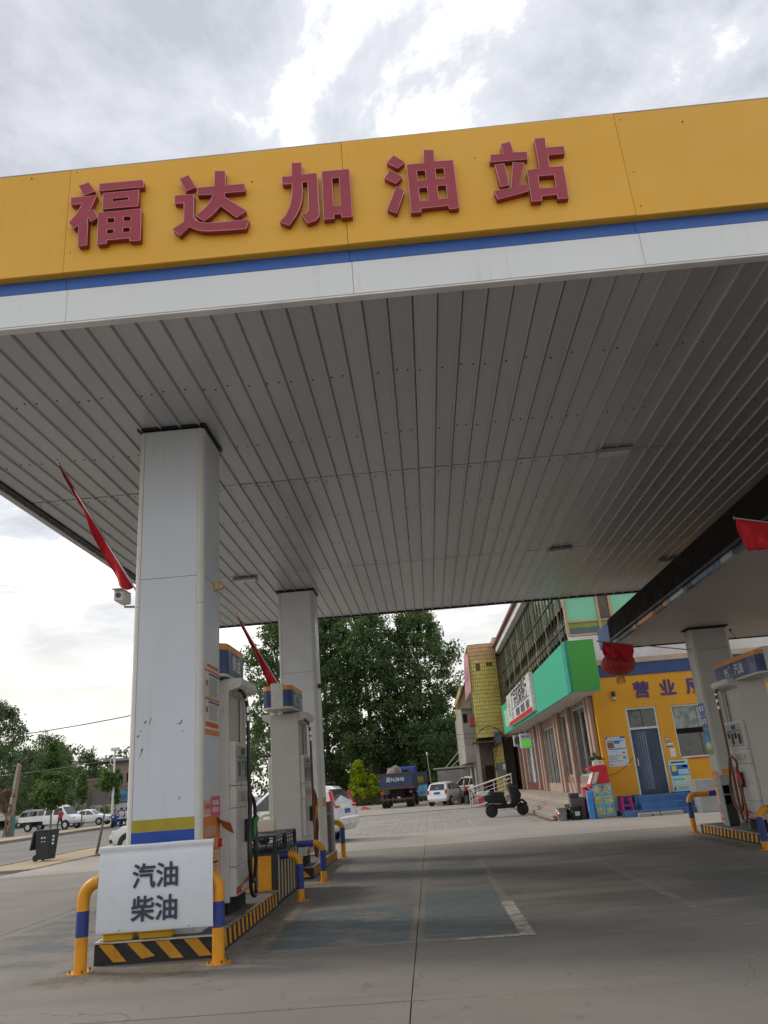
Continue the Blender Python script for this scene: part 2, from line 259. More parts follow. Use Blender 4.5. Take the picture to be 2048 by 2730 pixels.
jointm = mk('joint_dirt', (.045,.04,.035), .95, kind='World', var=.3)
struct(MB().add([(-400,-150,-.10),(400,-150,-.10),(400,900,-.10),(-400,900,-.10)], [(0,1,2,3)]).build('ground', dirtm))
fc = struct(MB().add([(-12.05,-4,-.014),(12.5,-4,-.014),(12.5,28.3,-.014),(-12.05,28.3,-.014)], [(0,1,2,3)]).build('forecourt', jointm))
XE = [-12.05,-6.2,-.3,5.6,12.4]; YE = [-4,-.35,3.25,6.86,10.46,14.1,17.7,21.9,25.1,28.28]
for i in range(4):
    for j in range(9):
        x0, x1, y0, y1 = XE[i], XE[i+1], YE[j], YE[j+1]; g_ = .0025+.003*random.random()
        k = 7; pts = []
        def ed(a, b):  # slightly ragged slab edge
            return [tuple(a[q]+(b[q]-a[q])*t/k for q in (0,1)) for t in range(k)]
        cs = [(x0+g_,y0+g_),(x1-g_,y0+g_),(x1-g_,y1-g_),(x0+g_,y1-g_)]
        for q_ in range(4): pts += ed(cs[q_], cs[(q_+1) % 4])
        zt = random.uniform(-.002, .002)
        pts = [(x+random.uniform(-.0025,.0025), y+random.uniform(-.0025,.0025), zt) for x, y in pts]
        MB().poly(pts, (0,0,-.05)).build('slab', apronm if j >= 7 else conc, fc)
def worn(name, col, thr0, thr1, scale=2.2, amt=.9, stretch=(1,1,1), soft=0):
    m, Nn, Lk, bs = nodes(name); v = coords(Nn, Lk, 'World', stretch)
    a = mth(Nn, Lk, 'ADD', mth(Nn, Lk, 'MULTIPLY', noise(Nn, Lk, v, scale, 10, .72), .7), mth(Nn, Lk, 'MULTIPLY', noise(Nn, Lk, v, scale*7, 6, .7), .3))
    f = ramp(Nn, Lk, a, thr0, thr1, 0, amt)
    if soft:
        sp = Nn.new('ShaderNodeSeparateXYZ'); Lk.new(Nn.new('ShaderNodeTexCoord').outputs['Generated'], sp.inputs[0]); wob = mth(Nn, Lk, 'MULTIPLY', mth(Nn, Lk, 'SUBTRACT', noise(Nn, Lk, coords(Nn, Lk, 'World'), 3.5, 7, .65), .5), soft*1.6)
        for k in (0, 1):
            d = mth(Nn, Lk, 'SUBTRACT', .5, mth(Nn, Lk, 'ABSOLUTE', mth(Nn, Lk, 'SUBTRACT', sp.outputs[k], .5))); f = mth(Nn, Lk, 'MULTIPLY', f, ramp(Nn, Lk, mth(Nn, Lk, 'ADD', d, wob), 0, soft))
    Lk.new(mixc(Nn, Lk, noise(Nn, Lk, v, 9, 6), tuple(x*.75 for x in col), tuple(x*1.2 for x in col)), bs.inputs['Base Color']); bs.inputs['Roughness'].default_value = .8
    tr = Nn.new('ShaderNodeBsdfTransparent'); mx_ = Nn.new('ShaderNodeMixShader'); Lk.new(f, mx_.inputs[0]); Lk.new(tr.outputs[0], mx_.inputs[1]); Lk.new(bs.outputs[0], mx_.inputs[2])
    Lk.new(mx_.outputs[0], Nn['Material Output'].inputs[0]); return m
wblue2 = worn('faint_blue_paint', (.12,.175,.205), .42, .62, 1.3, .40, (.7,1.3,1), .12); wblue = worn('worn_blue_paint', (.125,.19,.225), .42, .55, 2.4, .62, (.7,1.3,1), .03); wwhite = worn('worn_white_paint', (.46,.44,.40), .40, .54, 7, .75); wfaint = worn('faint_white_paint', (.36,.34,.31), .42, .60, 6, .6)
def sheet(name, x0, x1, y0, y1, z, m):
    o = struct(MB().add([(x0,y0,z),(x1,y0,z),(x1,y1,z),(x0,y1,z)], [(0,1,2,3)]).build(name, m)); return o
dirtp = worn('drifted_dirt', (.19,.145,.10), .36, .60, 2.4, .75, (1,.7,1), .45); sheet('dirt_drift', -2.5, -1.6, 8.6, 13.4, .0045, dirtp); sheet('dirt_drift', -4.6, -1.75, 8.1, 9.075, .0035, dirtp); sheet('dirt_drift', -2.39, -1.8, 15, 20.6, .0045, dirtp); sheet('dirt_drift', 5.5, 6.1, 14.6, 19.8, .0045, dirtp)
wblue3 = worn('grey_blue_paint', (.15,.20,.21), .40, .52, 3.2, .55, (.6,1.5,1), .04); sheet('painted_bay', -1.98, -.36, 9.22, 11.9, .005, wblue); sheet('painted_bay', -.24, .79, 9.22, 13.0, .005, wblue3); sheet('painted_bay', -1.98, -.36, 12.0, 18.9, .005, wblue2); sheet('painted_bay', -.24, .79, 13.2, 18.9, .005, wblue2); sheet('painted_bay', 3.4, 5.6, 8.8, 13.2, .005, wblue2); sheet('painted_bay', -6.1, -4.1, 8.9, 14.5, .005, wblue2)
wsolid = worn('solid_white_paint', (.42,.39,.34), .36, .52, 5, .8); sheet('bay_line', .80, .96, 9.06, 11.5, .006, wsolid); sheet('bay_line', .82, .92, 11.51, 17.2, .006, wfaint); sheet('bay_line', .1, .795, 9.06, 9.17, .0062, wwhite); sheet('bay_line', -2.12, -1.99, 9.06, 19, .006, wfaint); sheet('bay_line', -1.98, .79, 9.08, 9.2, .006, wfaint)
sheet('bay_line', 2.84, 2.99, 9.4, 19, .006, wfaint); sheet('bay_line', .0, .79, 13.05, 13.18, .006, wfaint); sheet('bay_line', 3.0, 6.0, 8.75, 8.88, .006, wfaint); sheet('bay_line', -4.1, -3.98, 8.8, 15, .006, wfaint)
gr = MB()
for k in range(700):
    if k % 3 == 0: x, y = -2.42+abs(random.gauss(0, .35)), random.uniform(8.6, 13)
    elif k % 3 == 1: x, y = random.uniform(-5, 6), random.uniform(4.2, 14)
    else: x, y = -3.1+random.gauss(0, .9), 8.75+random.gauss(0, .28)
    if -3.8 < x < -2.42 and y > 9.05: continue
    s_ = random.uniform(.003, .010)*(1.6 if random.random() < .06 else 1); a = random.random()*3; p = [(x+s_*math.cos(a+t), y+s_*math.sin(a+t)*.8, .001) for t in (0, 1.6, 3.1, 4.6)]; gr.add(p+[(x, y, s_*.9)], [(0,1,4),(1,2,4),(2,3,4),(3,0,4)])
struct(gr.build('grit', mk('grit_stone', (.20,.17,.14), .9, var=.4, scale=30)), 'stuff')
# paver lot beyond the apron
pl = struct(MB().add([(-11,28.3,-.02),(4.6,28.3,-.02),(4.6,46,-.02),(-11,46,-.02)], [(0,1,2,3)]).build('paved_lot', jointm))
PW, PL = .6, .5; cells = []
for j in range(int(17.7/PL)):
    for i in range(-16, 8):
        x0 = i*PW-.3+(PW/2 if j % 2 else 0); y0 = 28.3+j*PL
        if x0 > -10.8 and x0+PW < 4.5: cells.append((x0, y0))
cells.sort(key=lambda c: (c[1] > 40, (abs(c[0]+1) > 4.2), c[1]))
pm_ = MB().box(.006,PW-.006,.006,PL-.006,-.03,0).build('paver', pavem, None, bevel=.006); pme = pm_.data; bpy.data.objects.remove(pm_)
rest = MB()
for n_, (x0, y0) in enumerate(cells):
    if n_ < 295:
        o = bpy.data.objects.new('paver', pme); COL.objects.link(o); o.parent = pl; o.location = Vector((x0+PW/2, y0+PL/2, -.03+random.uniform(-.003,.003)))-ORG[pl.name]; o.rotation_euler = (random.uniform(-.004,.004), random.uniform(-.004,.004), random.uniform(-.006,.006))
    else: rest.box(x0+.006, x0+PW-.006, y0+.006, y0+PL-.006, -.03, random.uniform(-.003,.003))
struct(rest.build('paver', pavem, pl), 'stuff')
sheet('lot_marking', -2.26, -2.12, 37.2, 42.6, .008, wwhite); sheet('lot_marking', 1.32, 1.48, 28.7, 34.3, .008, wwhite); sheet('lot_marking', 3.5, 3.64, 28.7, 33.0, .008, wfaint)
struct(MB().box(-11, 30, 46, 46.22, -.1, .02).build('lot_edging', kerbm)); sheet('back_lot', -30*0-11, 30, 46.23, 120, -.005, apronm)
# road, sidewalks, kerbs
sheet('road', -26, -14.2, -120, 700, -.06, asph); sheet('driveway', -14.2, -12.05, -60, 24, -.04, asph); sheet('verge', -12.0, -11.02, 24, 140, -.03, asph)
struct(MB().box(-14.2, -12.02, 24, 500, -.1, .03).build('sidewalk', sandm)); struct(MB().box(-14.35, -14.2, 23.9, 500, -.1, .05).build('kerb', kerbm)); struct(MB().box(-14.2, -12.0, 23.8, 24, -.1, .045).build('kerb', kerbm))
struct(MB().box(-29.4, -26.2, -40, 500, -.1, .08).build('sidewalk', sandm)); struct(MB().box(-26.2, -26.0, -40, 500, -.1, .10).build('kerb', kerbm)); sheet('parking_ground', -120, -29.4, -20, 500, -.02, asph)
sheet('lane_line', -14.95, -14.8, 10, 300, -.054, wfaint); sheet('lane_line', -20.2, -20.05, 10, 300, -.054, wfaint); sheet('lane_line', -25.5, -25.35, 10, 300, -.054, wfaint)
# ---------------- main canopy ----------------
H = 6.45; CX0, CX1, CY0, CY1 = -6.38, 7.45, 6.66, 22.55
soff, Nn, Lk, bs = nodes('soffit_metal')
v = coords(Nn, Lk, 'Object', (1, .02, 1)); oi = Nn.new('ShaderNodeObjectInfo').outputs['Random']
c = mixc(Nn, Lk, oi, (.48,.495,.51), (.53,.545,.56)); c = mixc(Nn, Lk, ramp(Nn, Lk, noise(Nn, Lk, v, 60, 3), .45, .7, 0, .35), c, (.39,.40,.41))
c = mixc(Nn, Lk, ramp(Nn, Lk, noise(Nn, Lk, coords(Nn, Lk, 'World', (.5,.12,1)), 1.3, 8, .65), .5, .78, 0, .5), c, (.30,.30,.30)); Lk.new(c, bs.inputs['Base Color']); bs.inputs['Roughness'].default_value = .36; bs.inputs['Specular IOR Level'].default_value = .6; bs.inputs['Metallic'].default_value = .25
bump(Nn, Lk, bs, noise(Nn, Lk, v, 75, 2), .25, .004)
can = thing('filling_station_canopy', 'large flat canopy with yellow fascia, blue and white bands and ribbed grey soffit', 'canopy', (0, 14.6, 6.3))
B('roof_deck', dark, can, CX0+.15, CX1-.05, CY0+.12, CY1-.1, H+.03, H+.5); B('roof', gpaint, can, CX0+.1, CX1, CY0+.1, CY1, H+.5, H+.62)
seams = [(CY0+.125, 11.54), (11.575, 17.07), (17.10, CY1-.12)]
for (y0, y1) in seams:
    me = None
    for k in range(-23, 27):
        x = k*.27
        if me is None:
            prof = [(.004,0),(.222,0),(.230,-.028),(.252,-.028),(.262,.004),(.266,.004),(.266,.018),(.004,.018)]
            o = MB().poly([(a, y0, b) for a, b in prof], (0, y1-y0, 0)).build('soffit_plank', soff, None); base = Vector(o.location); me = o.data; off = Vector((.135, (y0+y1)/2, -.028)); bpy.data.objects.remove(o)
        o = bpy.data.objects.new('soffit_plank', me); COL.objects.link(o); o.parent = can
        o.location = Vector((x, 0, H))+off-ORG[can.name]+Vector((0, 0, random.uniform(-.002,.002))); o.rotation_euler = (random.uniform(-.0010,.0010), random.uniform(-.012,.012), 0)
scr = MB()
for yy in (8.35, 10.1, 11.72, 13.4, 15.2, 16.85, 18.4, 20.0, 21.4):
    for k in range(-23, 27):
        for a in ((.06,) if k % 3 else (.03, .17)):
            x = k*.27+a+random.uniform(-.015,.015); y = yy+random.uniform(-.05,.05)
            if random.random() < .85: scr.lathe([(.013,-.006),(.013,.0)], (x, y, H-.002), 6)
struct(scr.build('screw', black, can), 'stuff')
tw_ = mk('edge_white', (.72,.71,.69), .45, dirt=.2, bmp=.02); B('edge_strip', tw_, can, CX0, CX1, CY0+.002, CY0+.055, H-.055, H-.034, .004); B('edge_strip', tw_, can, CX0, CX1, CY0+.062, CY0+.12, H-.042, H+.02, .004); B('edge_strip', black, can, CX0, CX1, CY1-.115, CY1-.02, H-.045, H+.05)
B('edge_strip', black, can, CX0+.05, CX0+.165, CY0+.15, CY1-.12, H-.03, H+.02); B('edge_strip', offwhite, can, CX0-.06, CX0+.045, CY0+.0, CY1, H-.05, H+.04)
JX = [-6.5, -3.42, -.36, 2.66, 5.68, 7.55]
for a, b in zip(JX[:-1], JX[1:]):
    w_ = .0016
    B('fascia_panel', yellow, can, a+w_, b-w_, 6.565+random.uniform(-.004,.004), 6.61, 6.975, 8.36, .004); B('white_panel', bandw, can, a+w_+.02, b-w_+.02, CY0, CY0+.05, H-.03, 6.82, .004); B('blue_panel', blue, can, a+w_, b-w_, CY0+.004, CY0+.055, 6.824, 6.975, .003)
B('fascia_core', dark, can, -6.45, 7.5, 6.615, 6.75, 6.99, 8.34); B('fascia_cap', gpaint, can, -6.5, 7.55, 6.57, 6.76, 8.362, 8.375); B('fascia_return', yellow, can, -6.5, -6.40, 6.615, CY1, 6.975, 8.36); B('fascia_lip', yellow, can, -6.39, 7.55, 6.612, 6.67, 6.977, 6.988); B('side_band', white, can, CX0-.005, CX0+.04, CY0+.06, CY1, H+.045, 6.94)
fs_ = MB()
for a, b in zip(JX[:-1], JX[1:]):
    for z in (7.15, 7.62, 8.25): fs_.lathe([(.006,-.002),(.006,.004)], (a+.06+random.uniform(-.02,.02), 6.563, z+random.uniform(-.1,.08)), 6, ax='y')
    fs_.lathe([(.008,-.003),(.008,.004)], (random.uniform(a+.2, b-.2), 6.562, random.uniform(7.9, 8.3)), 6, ax='y')
struct(fs_.build('rivet', rust, can), 'stuff')
# ---------------- letters ----------------
exec_letters = [('fu','leftmost'), ('da','second'), ('jia','middle'), ('you','fourth'), ('zhan','last')]
LBL = {'fu':'leftmost red box letter of the canopy name, with two squared-off halves', 'da':'second red box letter from the left on canopy, with long sweeping foot', 'jia':'middle red box letter on canopy, with open rectangle on its right side', 'you':'fourth red box letter on canopy, with three drops beside a grid', 'zhan':'rightmost red box letter on canopy, ending the station name'}
for k_, polys in LETTERS.items():
    xs = [p[0] for q_ in polys for p in q_]; root = thing('channel_letter', LBL[k_], 'letter', ((min(xs)+max(xs))/2, 6.56, 7.2), 'red letters on the canopy fascia')
    for nm, is_face in (('letter_box', 1), ('edge_trim', 0)):
        cu = bpy.data.curves.new(nm, 'CURVE'); cu.dimensions = '2D' if is_face else '3D'
        if is_face: cu.fill_mode = 'BOTH'; cu.extrude = .033
        else: cu.bevel_depth = .0055; cu.bevel_resolution = 0
        for q_ in polys:
            sp = cu.splines.new('POLY'); sp.points.add(len(q_)-1); sp.use_cyclic_u = True
            for pt, (x, z) in zip(sp.points, q_): pt.co = (x*1.0302, 1.6+(z-1.6)*1.0302, 0, 1)
        ob = bpy.data.objects.new('tmp', cu); me = bpy.data.meshes.new_from_object(ob); bpy.data.objects.remove(ob)
        yc = 6.526 if is_face else 6.494
        for vtx in me.vertices: x, z, d = vtx.co; vtx.co = Vector((x, yc-d, z))-ORG[root.name]
        bm = bmesh.new(); bm.from_mesh(me); bmesh.ops.recalc_face_normals(bm, faces=bm.faces); bm.to_mesh(me); bm.free()
        me.materials.clear(); me.materials.append(red if is_face else pink); link(nm, me, root)
# ---------------- soffit lights ----------------
dif = mk('light_diffuser', (.62,.62,.60), .3, dirt=.25)
for i, (x, y, lb) in enumerate(((3.45,11.52,'rectangular soffit light on the canopy seam, nearest to the fascia'), (3.46,17.09,'rectangular soffit light near the far canopy edge above the lane'), (-3.94,17.27,'rectangular soffit light left of the far white column'), (6.55,19.0,'rectangular soffit light above the low right-hand canopy'))):
    t = thing('ceiling_light', lb, 'light', (x, y, H-.09), 'lights in the canopy soffit')
    MB().box(x-.28,x+.28,y-.13,y+.13,H-.075,H-.021).build('housing', gpaint, t, bevel=.012); MB().box(x-.25,x+.25,y-.105,y+.105,H-.088,H-.0755).build('diffuser', dif, t, bevel=.004)
# ---------------- columns ----------------
scratch = streaky('column_panel', (.51,.54,.59), .36, (.34,.33,.31), .28, .02)
def column(label, x0, x1, y0, y1, z0, z1, pm, tm, seam, stripe=None, grp=None):
    t = thing('canopy_column', label, 'column', ((x0+x1)/2, (y0+y1)/2, z0), grp); r = .075
    B('core', dark, t, x0+.02, x1-.02, y0+.02, y1-.02, z0, z1)
    for a, b in ((z0, seam-.0025), (seam+.0025, z1-.06)):
        B('panel', pm, t, x0+r+.003, x1-r-.003, y0, y0+.019, a, b, .002); B('panel', pm, t, x0+r+.003, x1-r-.003, y1-.019, y1, a, b, .002); B('panel', pm, t, x0, x0+.019, y0+r+.003, y1-r-.003, a, b, .002); B('panel', pm, t, x1-.019, x1, y0+r+.003, y1-r-.003, a, b, .002)
    for sx, sy in ((0,0),(1,0),(1,1),(0,1)):
        cx_, cy_ = (x1-r if sx else x0+r), (y1-r if sy else y0+r)
        for a, b in ((z0, seam-.36), (seam-.355, z1-.06)):
            a0 = {(0,0):math.pi,(1,0):1.5*math.pi,(1,1):0,(0,1):.5*math.pi}[(sx,sy)]
            pts = [(cx_+(r+.004)*math.cos(a0+t_*math.pi/12), cy_+(r+.004)*math.sin(a0+t_*math.pi/12), a) for t_ in range(7)]+[(cx_, cy_, a)]
            MB().poly(pts, (0, 0, b-a)).build('corner_trim', tm, t, smooth=True)
    c_ = MB(); c_.box(x0-.03,x1+.03,y0-.03,y0-.004,z1-.032,z1-.003); c_.box(x0-.03,x1+.03,y1+.004,y1+.03,z1-.032,z1-.003); c_.box(x0-.03,x0-.004,y0-.004,y1+.004,z1-.032,z1-.003); c_.box(x1+.004,x1+.03,y0-.004,y1+.004,z1-.032,z1-.003); c_.build('collar', black, t)
    if stripe:
        for nm, m_, a, b in stripe:
            B(nm, m_, t, x0+r, x1-r, y0-.002, y0+.01, a, b); B(nm, m_, t, x1-.01, x1+.002, y0+r, y1-r, a, b) if nm == 'wrap_stripe' else None
    return t
cyel = mk('stripe_mustard', (.34,.27,.015), .4, dirt=.15); cblue = mk('stripe_blue', (.012,.06,.33), .35, dirt=.1)
col1 = column('front white clad column behind the white notice board, with yellow and blue bands', -3.56, -2.67, 9.29, 10.15, .22, H, scratch, offwhite, 4.3, [('yellow_band', cyel, 1.29, 1.42), ('blue_band', cblue, 1.10, 1.288)], 'columns of the main canopy')
col2 = column('second white clad column further back behind the middle fuel pump', -3.47, -2.56, 18.80, 19.60, .22, H, white, offwhite, 4.35, [('wrap_stripe', byel, 1.22, 1.42)], 'columns of the main canopy')
sc_ = MB()
for x, z, w_, h_ in ((-3.36,2.52,.012,.03),(-3.30,2.53,.006,.05),(-3.41,2.42,.012,.012),(-3.44,2.36,.02,.015),(-3.40,2.16,.006,.06),(-3.39,2.20,.012,.02),(-2.92,2.49,.012,.035),(-2.94,2.47,.03,.006),(-2.90,2.38,.03,.004),(-2.93,1.63,.012,.025),(-3.25,2.5,.02,.004)):
    n_ = 7; pts = [(x+w_*math.cos(6.283*i/n_)*random.uniform(.5,1.1)+(h_*.3*math.sin(6.283*i/n_)), 9.2895, z+h_*math.sin(6.283*i/n_)*random.uniform(.6,1.1)) for i in range(n_)]; sc_.poly(pts, (0,-.0015,0))
struct(sc_.build('scuff_mark', mk('scuff_grey', (.16,.15,.14), .8), col1), 'stuff')
# ---------------- islands ----------------
def island(label, x0, x1, y0, y1, zt, lane, front=True, pitch=.21):
    t = thing('pump_island', label, 'pump island', ((x0+x1)/2, (y0+y1)/2, 0)); MB().box(x0,x1,y0,y1,-.05,zt-.012).build('kerb', kblack, t, bevel=.01); B('top_slab', islandtop, t, x0+.03, x1-.03, y0+.03, y1-.03, zt-.012, zt)
    e_ = .028
    B('edge_strip', steel, t, x0-.004, x1+.004, y0-.006, y0+e_, zt-.0115, zt+.006); B('edge_strip', steel, t, x0-.004, x1+.004, y1-e_, y1+.006, zt-.0115, zt+.006)
    for xe in (x0, x1):
        n_ = max(1, int((y1-y0)/1.1)); L_ = (y1-y0-2*e_)/n_
        for k in range(n_): B('edge_strip', steel, t, xe-.006 if xe == x0 else xe-e_, xe+e_ if xe == x0 else xe+.006, y0+e_+k*L_+.01, y0+e_+(k+1)*L_-.01, zt-.0115, zt+.006+random.uniform(-.002,.003))
    hb, ht = .03, zt-.018
    if front:
        x = x0+.05; k = 0
        while x < x1-.28:
            j = random.uniform(0, .04) if k % 2 else 0; pts = [(x, y0-.001, ht), (x+.15, y0-.001, ht), (x+.31, y0-.001, hb+j), (x+.17, y0-.001, hb+j*.4)]
            MB().poly(pts, (0,-.0025,0)).build('stripe', syel, t); x += .31; k += 1
    for xs, sg in ((x0, -1), (x1, 1)):
        y = y0+.12
        while y < y1-.12:
            sl = -.05; pts = [(xs+sg*.001, y, ht), (xs+sg*.001, y+pitch*.45, ht), (xs+sg*.001, y+pitch*.45-sl, hb), (xs+sg*.001, y-sl, hb)]
            MB().poly(pts, (sg*.0025,0,0)).build('stripe', syel, t); y += pitch
    return t
isl1 = island('near left pump island with black and yellow kerb under the white column', -3.77, -2.44, 9.08, 12.62, .22, 1)
isl2 = island('far left pump island with striped kerb under the second column', -3.75, -2.40, 15.98, 19.95, .21, 1)
isl3 = island('right-hand pump island with striped kerb under the low canopy', 6.12, 7.75, 15.35, 19.35, .20, -1)
# raised tank block between the left islands
rb = thing('service_block', 'tall yellow and black striped concrete block between the left pump islands', 'concrete block', (-3.05, 13.7, 0))
MB().box(-3.6,-2.47,12.68,14.75,-.05,.74).build('body', kblack, rb, bevel=.01); B('front_panel', byel, rb, -3.5, -2.55, 12.672, 12.679, .20, .70)
cream = mk('stripe_cream', (.42,.34,.22), .6, dirt=.4)
for k in range(7):
    y = 12.80+k*.27; MB().poly([(-2.469,y,.70),(-2.469,y+.12,.70),(-2.469,y+.12,.05),(-2.469,y,.05)], (.003,0,0)).build('stripe', cream, rb)
# black rack on the block
rk = thing('plastic_rack', 'low black lattice rack lying on the striped block between the pumps', 'rack', (-3.05, 13.6, .74))
B('shelf', black, rk, -3.5, -2.48, 12.72, 14.6, .955, .985, .004)
for x, y in ((-3.48,12.74),(-2.5,12.74),(-3.48,14.58),(-2.5,14.58),(-2.5,13.6),(-3.48,13.6)): B('leg', black, rk, x-.025, x+.025, y-.025, y+.025, .742, .955)
for k in range(9):
    y = 12.9+k*.2; B('slat', black, rk, -2.49, -2.475, y-.014, y+.014, .80, .95)
for z in (.80, .87, .93): B('rail', black, rk, -2.51, -2.495, 12.77, 14.55, z-.008, z+.008); B('rail', black, rk, -3.45, -2.53, 12.73, 12.745, z-.008, z+.008)
for k in range(6): B('slat', black, rk, -3.3+k*.13, -3.28+k*.13, 12.75, 12.765, .80, .95)
jc = thing('jerrycan', 'cream plastic jerrycan standing on the black rack', 'jerrycan', (-2.86, 13.9, .985)); jm = mk('jerrycan_plastic', (.62,.54,.42), .4, dirt=.1)
MB().box(-3.01,-2.71,13.82,13.98,.987,1.19).build('body', jm, jc, bevel=.035, seg=3, smooth=True); MB().tube([(-2.95,13.9,1.18),(-2.93,13.9,1.245),(-2.88,13.9,1.255),(-2.80,13.9,1.255),(-2.755,13.9,1.24),(-2.74,13.9,1.18)], .021, 8).build('handle', jm, jc, smooth=True); MB().cyl((-2.98,13.9,1.185),(-2.98,13.9,1.235),.028).build('cap', mk('cap_white', (.7,.68,.62), .4), jc, smooth=True)
# ---------------- U-shaped bollards ----------------
def bollard(label, xa, xb, y, h, band, r=.064, bars=None):
    t = thing('pipe_bollard', label, 'bollard', ((xa+xb)/2, y, 0), 'yellow and blue pipe bollards'); R = .17
    def arc(xc, s): return [(xc+s*(-R*math.cos(a)), y, h-r-R+R*math.sin(a)) for a in [k*math.pi/16 for k in range(9)]]
    for x, s in ((xa, 1), (xb, -1)):
        z1, z2 = band; MB().tube([(x,y,0),(x,y,z1)], r, 20).build('lower_pipe', byel, t, smooth=True); MB().tube([(x,y,z1),(x,y,z2)], r+.0008, 20).build('blue_band', bblue, t, smooth=True); MB().tube([(x,y,z2)]+arc(x+s*R, s), r, 20).build('bend', byel, t, smooth=True)
        MB().cyl((x,y,0),(x,y,.012),.125,n=24).build('flange', byel, t)
        for k in range(4): a = .6+k*math.pi/2; px, py = x+.10*math.cos(a), y+.10*math.sin(a); MB().cyl((px,py,.01),(px,py,.04),.009,n=6).build('bolt', rust, t)
    xs = [xa+R]+(bars or [])+[xb-R]; z = h-r
    for i, (a, b) in enumerate(zip(xs[:-1], xs[1:])): MB().tube([(a,y,z),(b,y,z)], r+(.0008 if i % 2 else 0), 20).build('top_bar', bblue if (i % 2 or not bars) else byel, t, smooth=True)
    return t
bol1 = bollard('front pipe bollard in bright yellow and blue carrying the white notice board', -3.79, -2.34, 8.8, .915, (.335, .58))
bollard('pipe bollard with blue top bar in front of the striped block', -3.78, -2.17, 13.04, .73, (.17, .53), .058, [-3.3, -2.67, -2.66]); bollard('pipe bollard with blue top bar before the middle fuel pump', -3.78, -2.11, 15.33, .73, (.19, .54), .058, None)
bollard('pipe bollard at the far end of the left pump islands', -3.8, -2.27, 20.12, .88, (.33, .69), .062, None); bollard('pipe bollard at the far end of the right pump island', 6.02, 7.6, 19.52, .90, (.33, .68), .062, [6.5, 7.0]); bollard('pipe bollard at the near end of the right pump island', 5.88, 7.5, 15.2, .73, (-.0+.14, .55), .062, None)
# ---------------- notice board ----------------
nb = thing('notice_board', 'white sheet metal notice board with black Chinese characters hung on the front bollard', 'sign', (-2.98, 8.7, .36))
bw = mk('board_white', (.60,.63,.68), .33, dirt=.10, var=.03, dcol=(.35,.33,.3), bmp=.02)
nseg = 12; prof = [(8.705,.36),(8.69,.40),(8.688,1.06),(8.694,1.10),(8.70,1.125),(8.690,1.145),(8.680,1.165),(8.682,1.185),(8.70,1.192),(8.80,1.192)]
m_ = MB(); V = []; X0, X1 = -3.59, -2.37
for (y, z) in prof:
    for i in range(nseg+1): V.append((X0+(X1-X0)*i/nseg+ (-.012 if i == 0 and z < .5 else 0)+(.012 if i == nseg and z > 1.15 else 0), y+.0012*math.sin(i*1.7), z+.0015*math.sin(i*.9)))
n1_ = nseg+1; nb_o = len(prof)
Vb = [(x, y+.006, z) for x, y, z in V]
F = [(r_*n1_+i, r_*n1_+i+1, (r_+1)*n1_+i+1, (r_+1)*n1_+i) for r_ in range(nb_o-1) for i in range(nseg)]; K = len(V)
Fb = [tuple(K+i for i in reversed(f)) for f in F]; rim = [i for i in range(n1_)]+[r_*n1_+nseg for r_ in range(1,nb_o)]+[(nb_o-1)*n1_+i for i in range(nseg-1,-1,-1)]+[r_*n1_ for r_ in range(nb_o-2,0,-1)]
Fr = [(a, b, K+b, K+a) for a, b in zip(rim, rim[1:]+rim[:1])]
m_.add(V+Vb, F+Fb+Fr); m_.build('panel', bw, nb, smooth=True)
for i, (s_, z) in enumerate((('汽油', .865), ('柴油', .553))): text('lettering', s_, .252, letterd, (-2.975+(-.004*i), 8.676, z), (1,0,0), nb, .02, .001)
for x in (-3.35, -2.62): MB().cyl((x,8.687,.385),(x,8.680,.385),.007,n=8).build('rivet', gpaint, nb)
MB().box(-3.45,-2.5,8.735,8.80,.915,.935).build('hanging_hook', gpaint, nb)
tray = mk('yellow_tray', (.62,.36,.015), .4, dirt=.2)
for i, (x0, x1, lb) in enumerate(((-3.70,-3.35,'left yellow plastic crate on the kerb below the notice board'), (-3.30,-2.92,'right yellow plastic crate on the kerb below the notice board'))):
    t = thing('plastic_crate', lb, 'crate', ((x0+x1)/2, 9.13, .226), 'crates under the notice board'); MB().box(x0+.012,x1-.012,9.10,9.24,.228,.29).build('body', tray, t, bevel=.008); MB().box(x0,x1,9.09,9.25,.291,.315).build('rim', tray, t, bevel=.006)
